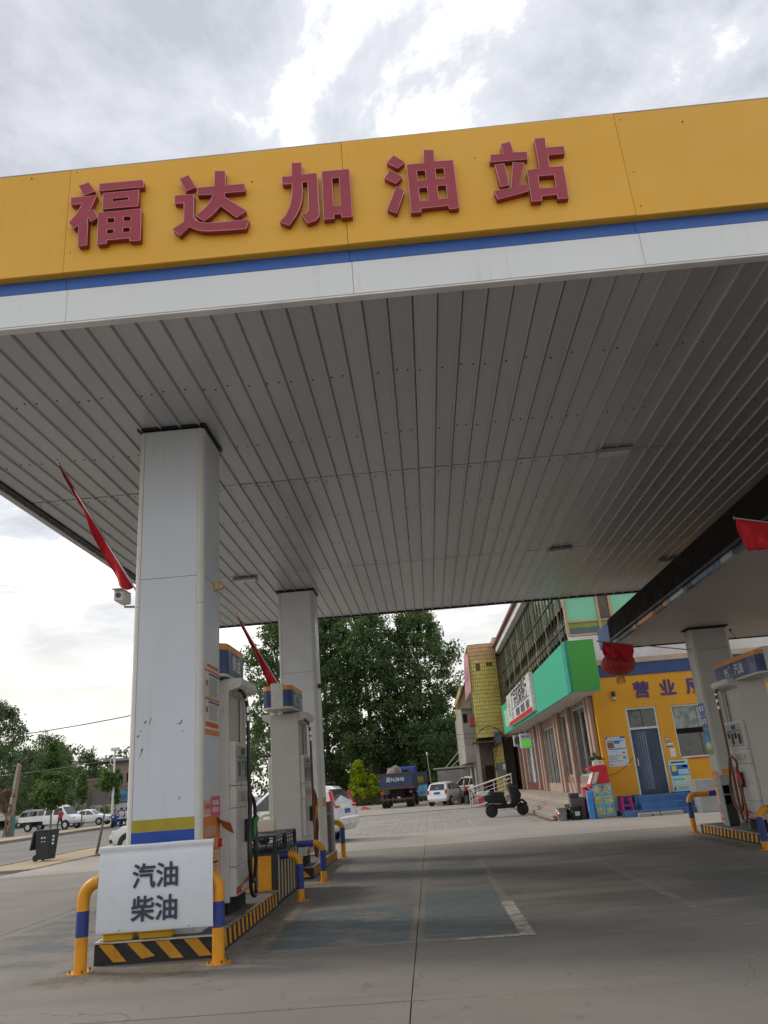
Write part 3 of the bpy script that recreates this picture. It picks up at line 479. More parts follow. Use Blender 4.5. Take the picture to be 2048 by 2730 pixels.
# ---------------- fuel pumps ----------------
def pump(label, xc, y0, y1, s, hose, noz, htext, hy0, hy1, hz0, zi, big=False):
    t = thing('fuel_pump', label, 'fuel pump', (xc, (y0+y1)/2, zi), 'fuel pumps'); T_ = .285
    B('plinth', dark, t, xc-.26, xc+.26, y0+.04, y1-.04, zi, .42)
    for a, b in ((y0, y0+.05), (y1-.05, y1)): MB().box(xc-T_,xc+T_,a,b,.36 if a == y0 else .40,3.10).build('end_panel', taupe, t, bevel=.008)
    B('core', taupe, t, xc-.2, xc+.2, y0+.051, y1-.051, .41, 3.02); MB().box(xc-.22,xc+.22,y0+.051,y1-.051,3.021,3.11).build('top_cap', pwhite, t, bevel=.006)
    for x, z in ((-.22,.55),(.22,.55),(-.22,1.6),(.22,1.6),(.22,2.7)): MB().cyl((xc+x,y0-.004,z),(xc+x,y0+.01,z),.011,n=8).build('screw', gpaint, t)
    for sd in (1, -1):
        f = xc+sd*.36; fx = lambda d: f+sd*d
        def pb(nm, mt, d0, d1, a, b, z0, z1, bev=0, par=None):
            xa, xb = sorted((fx(d0), fx(d1))); return MB().box(xa,xb,a,b,z0,z1).build(nm, mt, par or t, bevel=bev)
        a, b = y0+.06, y1-.06
        cab = pb('cabinet', pwhite, -.16, 0, a, b, 1.735, 2.29, .008); pb('cabinet', pwhite, -.16, 0, a, b, 1.46, 1.73, .006); pb('cabinet', pwhite, -.16, 0, a, b, .76, 1.455, .006); pb('cabinet', pwhite, -.16, 0, a, b, .42, .755, .006)
        dp = pb('display_panel', pgrey, .001, .012, a+.06, b-.05, 1.79, 2.24, .003)
        W_ = b-a-.11
        for (u0, u1, z0, z1, mt) in ((.08,.24,1.85,2.04,screen),(.32,.48,1.95,2.06,screen),(.55,.71,1.84,2.06,screen),(.80,.93,1.97,2.07,screen),(.62,.72,1.80,1.83,redp),(.30,.55,2.13,2.21,letterd),(.05,.95,2.085,2.105,green)):
            pb('screen' if mt is screen else 'badge', mt, .0125, .016, a+.06+u0*W_, a+.06+u1*W_, z0, z1, 0, dp)
        kp = pb('keypad_strip', pwhite, .001, .008, a+.04, b-.04, 1.51, 1.70)
        for k in range(5): pb('window', pgrey, .0085, .012, a+.09+k*(b-a-.12)/5, a+.09+k*(b-a-.12)/5+.09, 1.53, 1.66, 0, kp)
        pb('price_strip', green, .001, .006, b-.10 if s*sd > 0 else a+.05, b-.05 if s*sd > 0 else a+.10, .95, 1.42)
        rp = MB(); pts = [(fx(.001), b-.01, .44), (fx(.001), a+.01, .44), (fx(.001), a+.01, .66)]+[(fx(.001), a+.01+(b-a-.02)*k/8, .52+.14*(1-k/8)**2) for k in range(1, 9)]
        if sd*s > 0: pts = [(p[0], a+b-p[1], p[2]) for p in pts]
        rp.poly(pts, (sd*.008,0,0)); rpo = rp.build('base_panel', pred, t)
        text('lettering', 'Censtar', .15, letterw, (fx(.0105), (a+b)/2, .50), (0, sd, 0), rpo, .012, .001, sx=.9)
        hd = MB(); za, zb = 2.93, 3.12
        hd.poly([(fx(-.16),a-.02,za),(fx(.06),a-.02,za+.06),(fx(.10),a-.02,za+.10),(fx(.10),a-.02,zb),(fx(-.16),a-.02,zb)], (0,b-a+.04,0)); hd.build('hood', pwhite, t, bevel=.006)
        for yy in (a+.01, b-.04): pb('post', pwhite, -.14, -.11, yy, yy+.03, 2.295, 2.93)
        pb('holster', black, .001, .07, a+.52*(b-a), a+.75*(b-a), 1.02, 1.30, .01)
    # hose and nozzle on the lane side
    f = xc+s*.36; yh = y0+.22 if s > 0 else y1-.22; sg = 1 if s > 0 else -1; yn = y0+.62*(y1-y0) if s > 0 else y0+.42*(y1-y0)
    hx = f+s*.08; ctl = [(f+s*.02,yh,2.98),(hx,yh+.0,2.93),(hx+s*.035,yh+sg*.06,2.80),(hx+s*.04,yh+sg*.09,2.55),(hx+s*.04,yh+sg*.10,2.1),(hx+s*.045,yh+sg*.10,1.5),(hx+s*.05,yh+sg*.09,.9),(hx+s*.05,yh+sg*.10,.50),(hx+s*.06,yh+sg*.20,.38),(hx+s*.06,yh+sg*.34,.40),(hx+s*.05,yh+sg*.40,.62),(hx+s*.04,yn+.02,.88),(hx+s*.03,yn,1.04)]
    def smooth_path(P, n=6):
        P = [Vector(p) for p in P]; out = []
        for i in range(len(P)-1):
            p0, p1, p2, p3 = P[max(i-1,0)], P[i], P[i+1], P[min(i+2,len(P)-1)]
            for k in range(n): u = k/n; out.append(.5*((2*p1)+(p2-p0)*u+(2*p0-5*p1+4*p2-p3)*u*u+(3*p1-p0-3*p2+p3)*u**3))
        return out+[P[-1]]
    h = MB().tube(smooth_path(ctl), .025, 10).build('hose', hose, t, smooth=True)
    lp = [(hx+s*.05,yh+sg*.12,1.62),(hx+s*.07,yh+sg*.02,1.35),(hx+s*.08,yh-sg*.09,1.05),(hx+s*.08,yh-sg*.10,.80),(hx+s*.075,yh+sg*.02,.60),(hx+s*.07,yh+sg*.16,.56),(hx+s*.065,yh+sg*.30,.68),(hx+s*.05,yn+.05,.95),(hx+s*.04,yn+.04,1.3),(hx+s*.04,yn-.02,1.50),(hx+s*.045,yh+sg*.2,1.60),(hx+s*.05,yh+sg*.12,1.62)]
    MB().tube(smooth_path(lp), .025, 10).build('hose_loop', hose, t, smooth=True)
    for z, w_ in ((2.86,.03),(2.72,.05),(2.60,.035)): p = smooth_path(ctl); q_ = min(p, key=lambda c_: abs(c_.z-z)); MB().cyl((q_.x,q_.y,z-w_),(q_.x,q_.y,z+w_),.0275,n=10).build('hose_coupling', steel, t)
    nz = MB(); bx_ = hx+s*.03
    nz.tube([(bx_,yn,1.06),(bx_,yn+.01,1.20),(bx_+s*.01,yn+.06,1.30),(bx_+s*.01,yn+.12,1.31)], [.028,.034,.048,.030], 10)
    no = nz.build('nozzle', noz, t, smooth=True); MB().tube([(bx_+s*.01,yn+.10,1.31),(bx_,yn+.17,1.28),(bx_-s*.03,yn+.21,1.18)], .013, 8).build('spout', steel, no, smooth=True); MB().tube([(bx_,yn+.05,1.20),(bx_+s*.01,yn+.13,1.15),(bx_,yn+.05,1.08)], .008, 6).build('trigger', black, no, smooth=True)
    # lit header box
    hd = MB().box(xc-.12,xc+.12,hy0-.01,hy1,hz0,hz0+.50).build('header_spine', pwhite, t, bevel=.01)
    for sd in (1, -1):
        xa = xc+sd*.121; xb = xc+sd*.30; c_ = .09
        pl_ = [(xa,hy0),(xb-sd*c_,hy0),(xb-sd*.02,hy0+.05),(xb,hy0+.14),(xb,hy1),(xa,hy1)]
        fb = MB().poly([(x, y, hz0+.045) for x, y in pl_], (0,0,.32)).build('header_face', navy, t); MB().poly([(x, y, hz0+.366) for x, y in pl_], (0,0,.085)).build('header_band', orange, t); MB().poly([(x-sd*.01, y+.005, hz0+.01) for x, y in pl_], (0,0,.034)).build('header_base', pwhite, t)
        if htext:
            ym = hy0+.14+(hy1-hy0-.14)*.5; fx_ = xb+sd*.0025; rv = (0, sd, 0); main, num = htext
            text('lettering', main, .235, letterw, (fx_, ym+(.28*sd if num else 0), hz0+.20), rv, fb, .012, .001)
            if num: text('lettering', num, .235, letterw, (fx_, ym-.38*sd, hz0+.19), rv, fb, .004, .001); text('lettering', '#', .10, letterw, (fx_, ym-.18*sd, hz0+.29), rv, fb, 0, .001)
    MB().cyl((xc,hy0+.3,3.05),(xc,hy0+.3,hz0+.02),.05).build('header_post', pwhite, t); MB().cyl((xc,hy1-.3,3.05),(xc,hy1-.3,hz0+.02),.05).build('header_post', pwhite, t)
    return t
pump('diesel pump with black hose and green nozzle right behind the front column', -2.91, 10.38, 11.42, 1, hoseb, green, ('柴油', None), 9.98-.0+.25, 11.22, 3.13, .22)
pump('pump with orange-brown hose and plain end panel before the second column', -2.86, 15.85, 17.0, 1, hoser, byel, ('汽油', '95'), 15.15, 16.42, 3.14, .21)
pump('petrol pump with red nozzle and slanted blue header on the right island', 6.66, 16.1, 17.12, -1, hoser, redp, ('汽油', '95'), 14.95, 17.1, 3.05, .20)
# ---------------- notices and fittings on the columns ----------------
def poster(name, label, cat, o, rv, w, h, paper, blocks, group=None, th=.003):
    """thin sheet at o (lower-left), blocks = (u0,v0,u1,v1,material) in 0..1"""
    o = Vector(o); rv = Vector(rv).normalized(); up = Vector((0,0,1)); nv = rv.cross(up); t = thing(name, label, cat, tuple(o+rv*w/2), group)
    f = lambda u, v, d: o+rv*(u*w)+up*(v*h)+nv*d
    MB().poly([f(0,0,.001),f(1,0,.001),f(1,1,.001),f(0,1,.001)], nv*th).build('paper', paper, t)
    d = {}
    for i, (u0,v0,u1,v1,mt) in enumerate(blocks):
        q_ = [f(u0,v0,th+.0015+.0004*(i % 3)),f(u1,v0,th+.0015+.0004*(i % 3)),f(u1,v1,th+.0015+.0004*(i % 3)),f(u0,v1,th+.0015+.0004*(i % 3))]
        if min((u1-u0)*w, (v1-v0)*h) > .045: MB().poly(q_, nv*.0006).build('print', mt, t)
        else: d.setdefault(mt.name, (mt, MB()))[1].poly(q_, nv*.0006)
    for mt, mb in d.values(): struct(mb.build('fine_print', mt, t), 'stuff')
    return t
paper = mk('paper_white', (.60,.60,.57), .6, dirt=.08, bmp=0); greyprint = mk('print_grey', (.22,.22,.22), .7, dirt=0, bmp=0); redprint = mk('print_red', (.55,.10,.05), .6, dirt=0, bmp=0); blueprint = mk('print_blue', (.02,.13,.42), .6, dirt=0, bmp=0); orangeprint = mk('print_orange', (.62,.20,.05), .6, dirt=0, bmp=0); pinkp = mk('paper_pink', (.62,.08,.20), .6, dirt=.05, bmp=0); orangep = mk('paper_orange', (.60,.19,.04), .6, dirt=.12, bmp=.05); salmon = mk('paper_salmon', (.58,.36,.26), .6, dirt=.1, bmp=0); cyanp = mk('paper_cyan', (.36,.58,.66), .6, dirt=.05, bmp=0); greenp = mk('print_green', (.10,.34,.06), .6, dirt=0, bmp=0); yelp = mk('print_yellow', (.62,.52,.05), .6, dirt=0, bmp=0); brownp = mk('print_brown', (.22,.10,.06), .7, var=.3, scale=9, dirt=.4, bmp=0)
lines = lambda u0, u1, v0, v1, n, mt: [(u0, v0+(v1-v0)*(k+.2)/n, u1-random.uniform(0,.25)*(u1-u0), v0+(v1-v0)*(k+.62)/n, mt) for k in range(n)]
poster('safety_notice', 'tall white and orange safety notice on the shaded side of the front column', 'notice', (-2.668, 9.40, 2.34), (0,1,0), .66, .88, paper, [(0,0,1,.07,orangeprint),(.05,.10,.95,.17,redprint),(.12,.93,.9,.975,redprint),(0,.86,1,.90,orangeprint),(.25,.82,1,.85,blueprint),(0,.47,1,.505,orangeprint),(.25,.43,1,.46,blueprint),(.05,.66,.2,.74,redprint),(.05,.29,.2,.37,redprint)]+lines(.28,.95,.52,.80,12,greyprint)+lines(.28,.95,.20,.42,10,greyprint))
poster('pink_notice', 'small pink paper notice stuck above the orange sheet on the front column', 'notice', (-2.668, 9.70, 1.40), (0,1,0), .40, .22, pinkp, [(.15+.18*k,.55,.28+.18*k,.80,paper) for k in range(4)]+[(.15+.18*k,.18,.28+.18*k,.43,paper) for k in range(4)])
poster('white_notice', 'faded white paper notice beside the pink one on the front column', 'notice', (-2.668, 9.37, 1.42), (0,1,0), .31, .17, salmon, [(.1,.35,.2,.7,redprint),(.3,.4,.9,.65,pinkp)])
op = poster('orange_notice', 'long orange paper notice with a curled corner on the front column side', 'notice', (-2.668, 9.36, .62), (0,1,0), .74, .78, orangep, [(.06,.04,.94,.50,salmon)]+[(.10+.14*k,.72,.20+.14*k,.86,salmon) for k in range(5)]+[(.10+.16*k,.55,.2+.16*k,.68,salmon) for k in range(5)]+lines(.1,.9,.08,.48,7,orangeprint))
c_ = MB(); nn = 6; V = []
for i in range(nn+1):
    a = i/nn
    for j in range(nn+1): b_ = j/nn; V.append((-2.662+.16*a*a*math.sin(1.2*a+.3), 9.92+.20*b_+.06*a, 1.40-.16*b_*(.5+a)-.10*a*(1-b_)))
c_.add(V, [(i*(nn+1)+j, i*(nn+1)+j+1, (i+1)*(nn+1)+j+1, (i+1)*(nn+1)+j) for i in range(nn) for j in range(nn)]); c_.build('curled_corner', orangep, op, smooth=True)
al = thing('alarm_button', 'small red call button on the front column beside the orange notice', 'button', (-2.64, 10.05, 1.03)); MB().lathe([(.045,0),(.05,.01),(.05,.035),(.03,.05)], (-2.668,10.06,1.08), 16, ax='x').build('housing', redp, al, smooth=True); B('push_plate', letterw, al, -2.617, -2.612, 10.045, 10.075, 1.05, 1.11)
jb = thing('junction_box', 'small cream junction box high on the side of the front column', 'junction box', (-2.62, 9.86, 4.22)); jbm = mk('aged_cream', (.55,.40,.20), .5, dirt=.2); MB().box(-2.668,-2.62,9.80,9.86,4.22,4.34).build('box', jbm, jb, bevel=.008); MB().lathe([(.04,-.05),(.045,0),(.03,.05)], (-2.60,9.91,4.28), 12, ax='y').build('sounder', jbm, jb, smooth=True)
cc = thing('security_camera', 'white box security camera on an arm left of the front column', 'camera', (-3.9, 9.9, 4.1)); cw = mk('camera_white', (.60,.57,.54), .4, dirt=.2)
MB().box(-4.00,-3.87,9.72,10.02,4.17,4.31).build('housing', cw, cc, bevel=.02, seg=2); B('sun_shield', cw, cc, -4.005, -3.865, 9.66, 10.0, 4.312, 4.325); MB().lathe([(.035,-.012),(.035,.0)], (-3.935,9.72,4.24), 14, ax='y').build('lens', cglass, cc); MB().tube([(-3.57,9.95,4.12),(-3.80,9.95,4.12),(-3.93,9.95,4.13),(-3.935,9.93,4.18)], .016, 8).build('arm', steel, cc); MB().tube([(-3.57,9.98,3.98),(-3.66,9.98,3.97),(-3.74,9.97,4.02),(-3.78,9.96,4.12)], .006, 6).build('cable', black, cc)
rj = thing('column_bracket', 'small rusty bracket on the corner of the second column', 'bracket', (-2.53, 18.9, 3.95)); MB().box(-2.56,-2.50,18.92,19.05,3.95,4.05).build('plate', rust, rj); MB().cyl((-2.50,18.98,4.0),(-2.42,18.98,4.0),.03).build('stub', rust, rj)
# cabinet and rear pumps beyond column 2
cb = thing('equipment_cabinet', 'narrow blue and grey metal cabinet at the end of the left islands', 'cabinet', (-2.52, 19.8, .21)); B('side_panel', mk('cabinet_blue', (.03,.09,.21), .4, dirt=.2), cb, -2.66, -2.62, 19.68, 19.93, .21, 1.32); 
for k in range(4): B('drawer', mk('cabinet_brown%d' % k, (.16+.01*k,.12,.085), .5, dirt=.3), cb, -2.615, -2.50, 19.68, 19.93, .22+k*.275, .485+k*.275, .004)
B('back_panel', gpaint, cb, -2.495, -2.43, 19.70, 19.93, .21, 1.33)
# ---------------- flags ----------------
def flag(label, base, tip, t0, t1, d0, d1, tail=0, seed=1):
    base = Vector(base); tip = Vector(tip); r_ = random.Random(seed); t = thing('red_flag', label, 'flag', tuple(base), 'red flags on slanted poles')
    MB().tube([base, tip], .014, 8).build('pole', steel, t, smooth=True); MB().lathe([(.004,-.02),(.02,0),(.004,.03)], tuple(tip), 8).build('finial', steel, t)
    dv = tip-base; side = Vector((0,1,0)); nu, nv_ = 44, 12; V = []
    for i in range(nu+1):
        u = i/nu; p = base+dv*(t0+(t1-t0)*u); L_ = (d0+(d1-d0)*u)*(min(1, .35+u*5))+.015*math.sin(17*u+seed)
        for j in range(nv_+1):
            w_ = j/nv_; V.append(p+Vector((.03*math.sin(5*u+3*w_+seed)*w_, .075*w_*math.sin(15*u+3.5*w_+seed)+.045*math.sin(29*u+2*w_+seed)*w_, -L_*w_-.015)))
    F = [(i*(nv_+1)+j, (i+1)*(nv_+1)+j, (i+1)*(nv_+1)+j+1, i*(nv_+1)+j+1) for i in range(nu) for j in range(nv_)]
    o = MB().add(V, F).build('cloth', flagm, t, smooth=True); o.modifiers.new('thick', 'SOLIDIFY').thickness = .004
    return t
flag('furled red flag on a pole from the front column, touching the soffit', (-3.60, 9.62, 4.16), (-4.86, 9.6, 6.25), .10, .97, .26, .06, 0, 1)
flag('furled red flag on a pole from the second column before the trees', (-3.49, 19.1, 4.02), (-4.60, 19.0, 6.02), .06, .97, .55, .05, .1, 2)
# ---------------- low right-hand canopy ----------------
HR = 4.65
rsof = mk('plain_soffit', (.42,.40,.385), .6, dirt=.2, var=.06, scale=.5, dcol=(.25,.22,.2), bmp=.05); rdark = mk('shaded_fascia_brown', (.014,.011,.010), .8, dirt=.05, dcol=(.03,.026,.022), spec=.08, bmp=.02); endblue = mk('end_blue', (.07,.17,.42), .5, dirt=.15)  # fascia brown set near black: the main canopy's shade is in its colour
rc = thing('low_canopy', 'older low canopy at right with brown fascia coloured dark for shade and smooth grey soffit', 'canopy', (8.5, 13.5, HR))
B('soffit', rsof, rc, 5.10, 12.5, 5.6, 21.2, HR, HR+.06); B('roof_deck', rdark, rc, 5.14, 12.5, 5.6, 21.15, HR+.061, HR+.5); B('fascia', rdark, rc, 4.98, 5.12, 5.6, 20.0, HR+.06, HR+.56); B('fascia_end', endblue, rc, 4.97, 5.13, 20.005, 21.3, HR-.02, HR+.52, .02); B('edge_rail', black, rc, 4.95, 5.06, 5.6, 20.0, HR+.0, HR+.055, .01); B('rear_trim', black, rc, 5.14, 12.5, 21.205, 21.26, HR-.03, HR+.12)
y = 5.8; k = 0; cols_ = [orange, mk('mosaic_navy', (.02,.045,.11), .3), mk('mosaic_steel', (.09,.15,.30), .3), mk('mosaic_dark', (.03,.028,.03), .4), mk('mosaic_pale', (.30,.36,.42), .3)]
while y < 20.6:
    L_ = random.choice((.25,.5,.8,1.2)); B('edge_tile', cols_[(k*3) % 5 if random.random() < .7 else random.randrange(5)], rc, 5.01, 5.098, y, min(y+L_-.01, 20.8), HR-.09, HR-.005); y += L_; k += 1
colR = column('grey clad column of the low canopy beside the right-hand pump', 6.60, 7.52, 18.83, 19.30, .20, HR, mk('aged_panel', (.42,.41,.39), .42, dirt=.2, var=.05, dcol=(.3,.28,.26)), offwhite, 4.1, [('wrap_stripe', byel, 1.18, 1.36)], None)
dl = thing('downlight', 'small round fitting in the low canopy soffit near the column', 'light', (8.55, 17.2, HR-.05)); MB().lathe([(.09,-.03),(.11,-.005),(.11,0)], (8.55,17.2,HR), 16).build('ring', gpaint, dl, smooth=True); MB().lathe([(.07,-.034),(.07,-.031)], (8.55,17.2,HR), 16).build('lens', dif, dl)
wr = thing('loose_wire', 'short loose cable hanging from the low canopy soffit', 'cable', (7.9, 19.6, HR-.25)); MB().tube([(7.9,19.6,HR),(7.92,19.6,HR-.1),(7.98,19.62,HR-.2),(8.05,19.64,HR-.26)], .008, 6).build('cable', black, wr); MB().box(7.88,7.92,19.58,19.62,HR-.05,HR-.001).build('clip', black, wr)
ps = lambda z0, z1: None
poster('blue_notice', 'upper blue sticker with white mascots-free icons on the right column side', 'notice', (6.598, 19.24, 2.58), (0,-1,0), .36, .28, blueprint, [(.12,.35,.38,.82,paper),(.60,.35,.86,.82,paper),(.1,.1,.4,.22,redprint),(.6,.1,.9,.22,redprint)])['label'] = 'upper blue sticker with white icons on the side of the right column'
poster('blue_notice', 'lower blue sticker with white icons on the side of the right column', 'notice', (6.598, 19.24, 2.28), (0,-1,0), .36, .28, blueprint, [(.12,.35,.38,.82,paper),(.60,.35,.86,.82,paper),(.1,.1,.4,.22,redprint),(.6,.1,.9,.22,redprint)])
poster('landscape_poster', 'narrow poster with blue sky and green grass on the right column', 'poster', (6.598, 19.24, 1.70), (0,-1,0), .36, .57, mk('poster_sky', (.06,.30,.55), .4, var=.5, scale=3, dirt=.5, dcol=(.5,.62,.66), bmp=0), [(0,0,1,.20,greenp),(.05,.20,.95,.30,yelp),(0,.30,1,.46,cyanp)])
poster('orange_notice', 'tall orange and salmon notice at the foot of the right column', 'notice', (6.598, 19.25, .24), (0,-1,0), .38, 1.08, salmon, [(0,.68,1,1,orangep),(0,0,1,.08,redprint)]+lines(.1,.9,.40,.62,6,orangeprint)+[(.1,.14,.45,.34,greyprint),(.55,.14,.9,.34,pinkp),(.15,.74,.85,.80,salmon),(.15,.86,.85,.92,salmon)])
bn = thing('metal_stand', 'upright grey metal bin with open black slots beside the right column', 'bin', (6.5, 18.3, .2)); B('back', gpaint, bn, 6.38, 6.60, 18.40, 18.42, .2, 1.24); B('side', gpaint, bn, 6.36, 6.38, 18.16, 18.42, .2, 1.24); B('side', gpaint, bn, 6.60, 6.62, 18.16, 18.42, .2, 1.24); B('hood', gpaint, bn, 6.355, 6.625, 18.14, 18.425, 1.03, 1.245, .006); B('tray', black, bn, 6.385, 6.595, 18.17, 18.395, .22, .62); B('divider', gpaint, bn, 6.385, 6.595, 18.165, 18.395, .83, .85); B('lining', dark, bn, 6.385, 6.595, 18.385, 18.397, .63, 1.02)
fl4 = flag('red flag hanging from a horizontal pole in front of the lantern', (6.60, 18.98, 4.13), (4.36, 18.8, 4.50), .62, .95, .44, .30, 0, 4)
fl5 = flag('red flag flying from the edge of the low canopy at the right frame edge', (5.45, 10.3, 4.52), (4.40, 9.95, 4.63), .05, .98, .36, .42, 0, 5)
B('bracket', steel, fl5, 5.40, 5.48, 10.26, 10.36, 4.48, HR)
ln = thing('red_lantern', 'round red fabric lantern hanging at the low canopy corner', 'lantern', (4.9, 19.35, 3.6)); lm = mk('lantern_red', (.36,.025,.02), .6, var=.2, dirt=.2, dcol=(.5,.15,.08)); gold = mk('lantern_gold', (.45,.24,.05), .5)
ribs = 20; lb_ = MB(); V = []; nz_ = 14
for i in range(nz_+1):
    a = -1.32+2.64*i/nz_
    for j in range(ribs*2): th_ = math.pi*j/ribs; rr = (.42*math.cos(a)**.9)*(1 if j % 2 == 0 else .965); V.append((4.9+rr*math.cos(th_), 19.35+rr*math.sin(th_), 3.98+.29*math.sin(a)))
n_ = ribs*2; lb_.add(V, [(i*n_+j, i*n_+(j+1) % n_, (i+1)*n_+(j+1) % n_, (i+1)*n_+j) for i in range(nz_) for j in range(n_)]); lb_.build('body', lm, ln)
MB().lathe([(.11,0),(.11,.06)], (4.9,19.35,3.66), 16).build('lower_ring', gold, ln); MB().lathe([(.11,0),(.11,.06)], (4.9,19.35,4.24), 16).build('upper_ring', gold, ln); ts = MB(); [ts.cyl((4.9+.09*math.cos(k),19.35+.09*math.sin(k),3.66),(4.9+.10*math.cos(k),19.35+.10*math.sin(k),3.50+random.uniform(-.04,.04)),.006,n=5) for k in np.linspace(0,6,16)]; struct(ts.build('tassel', gold, ln), 'stuff'); MB().cyl((4.9,19.35,4.3),(5.0,19.35,HR+.05),.006,n=6).build('cord', black, ln)
# ---------------- station building: office end (faces the forecourt) ----------------
FL = .58; YW = 28.6
owall = mk('office_orange', (.60,.285,.012), .6, dirt=.12, var=.06, scale=1.2, dcol=(.35,.17,.02), bmp=.08); obl = mk('office_blue', (.025,.055,.17), .5, dirt=.15, bmp=.05); rend = mk('white_render', (.56,.54,.53), .7, dirt=.4, var=.08, scale=1.5, dcol=(.33,.30,.28), bmp=.15); tanm = mk('tan_band', (.40,.31,.22), .6, dirt=.2); alu = mk('alu_frame', (.52,.54,.54), .35, .5, dirt=.2, bmp=0); tanframe = mk('tan_frame', (.42,.29,.17), .5, dirt=.15); gpane = mk('green_pane', (.16,.50,.32), .12, dirt=.05, var=.06, bmp=0, spec=.6); brpane = mk('brown_pane', (.07,.05,.035), .15, var=.4, scale=6, dirt=.4, dcol=(.15,.1,.06), bmp=0); olpane = mk('olive_pane', (.20,.25,.02), .1, dirt=0, bmp=0); dgpane = mk('teal_pane', (.015,.06,.055), .06, dirt=0, bmp=0, spec=.8)
of = thing('station_office', 'orange office with blue bands, glazed door and white upper slab', 'building', (9.3, 30, 0))
def wallX(par, mt, y, th, x0, x1, z0, z1, holes, name='wall'):
    xs = sorted({x0, x1}|{h[0] for h in holes}|{h[1] for h in holes})
    for a, b in zip(xs[:-1], xs[1:]):
        hs = sorted([(h[2], h[3]) for h in holes if h[0] <= a+1e-6 and h[1] >= b-1e-6]); z = z0
        for (p, q_) in hs+[(z1, z1)]:
            if p > z+1e-6: B(name, mt, par, a, b, y, y+th, z, p)
            z = q_
wallX(of, owall, YW, .24, 6.14, 13, .62, 4.68, [(7.2,8.3,.62,3.54),(8.83,10.6,1.70,3.52)])
B('base_band', obl, of, 6.15, 7.18, YW-.01, YW+.2, -.05, .619); B('base_band', obl, of, 8.32, 13, YW-.01, YW+.2, -.05, .619); B('upper_band', obl, of, 6.14, 13, YW-.03, YW+.2, 4.681, 5.12); B('cornice', tanm, of, 6.12, 13, YW-.07, YW+.2, 5.121, 5.31); B('slab', rend, of, 5.62, 13, YW-.06, YW+.3, 5.311, 6.18)
B('interior', dark, of, 6.3, 13, YW+.9, YW+1.0, 0, 5); B('floor', islandtop, of, 7.2, 8.3, YW+.02, YW+.9, FL-.08, FL+.02)
dr = MB().box(7.2,8.3,YW+.04,YW+.10,3.48,3.54).box(7.2,7.27,YW+.04,YW+.10,.60,3.48).box(8.23,8.3,YW+.04,YW+.10,.60,3.48).box(7.27,8.23,YW+.04,YW+.10,2.78,2.85).build('door_frame', alu, of); B('transom_pane', glass, dr, 7.27, 7.74, YW+.06, YW+.075, 2.851, 3.479); B('transom_pane', glass, dr, 7.76, 8.23, YW+.06, YW+.075, 2.851, 3.479); B('transom_bar', rdark, dr, 7.741, 7.759, YW+.055, YW+.08, 2.851, 3.479)
dnavy = mk('door_curtain', (.03,.05,.085), .35, var=.25, scale=7, dirt=.2, bmp=.05, stretch=(1,1,.1))
dl_ = B('door_leaf', dnavy, of, 7.28, 8.22, YW+.06, YW+.085, .61, 2.775); B('handle', steel, dl_, 7.33, 7.36, YW+.02, YW+.058, 1.55, 1.80)
for k in range(5): B('curtain_strip', mk('curtain%d' % k, (.06+.02*k,.09+.015*k,.15+.02*k), .3, bmp=0), dl_, 7.38+k*.085, 7.44+k*.085, YW+.048, YW+.058, .75, 2.70)
wf = MB().box(8.83,10.6,YW+.08,YW+.13,3.46,3.52).box(8.83,8.88,YW+.08,YW+.13,1.70,3.46).box(10.55,10.6,YW+.08,YW+.13,1.70,3.46).box(8.88,10.55,YW+.08,YW+.13,2.64,2.70).box(8.83,10.6,YW+.08,YW+.13,1.70,1.75).build('window_frame', alu, of)
frost = mk('frosted_pane', (.20,.24,.22), .2, var=.5, scale=4, dirt=.5, dcol=(.42,.45,.42), bmp=0)
B('pane', frost, wf, 8.881, 9.7, YW+.10, YW+.11, 2.701, 3.459); B('pane', frost, wf, 9.72, 10.549, YW+.10, YW+.11, 2.701, 3.459); B('pane', glass, wf, 8.881, 9.7, YW+.10, YW+.11, 1.751, 2.639); B('pane', glass, wf, 9.72, 10.549, YW+.10, YW+.11, 1.751, 2.639); B('blind', rdark, wf, 8.885, 10.54, YW+.07, YW+.079, 2.52, 2.70); B('sill', redp, of, 9.1, 10.0, YW-.03, YW-.001, 1.67, 1.70)
purple = mk('office_lettering', (.07,.035,.16), .6, var=.2, dirt=.2, dcol=(.15,.1,.2), bmp=0)
for s_, x in (('营',7.91),('业',8.85),('厅',9.80)):
    tag(text('wall_character', s_, .60, purple, (x, YW-.012, 4.10), (1,0,0), None, .030, .010), {'营':'leftmost purple character painted above the office door','业':'second purple character on the orange office wall','厅':'third purple character on the office wall, half hidden by the column'}[s_], 'letter', 'characters on the office wall')
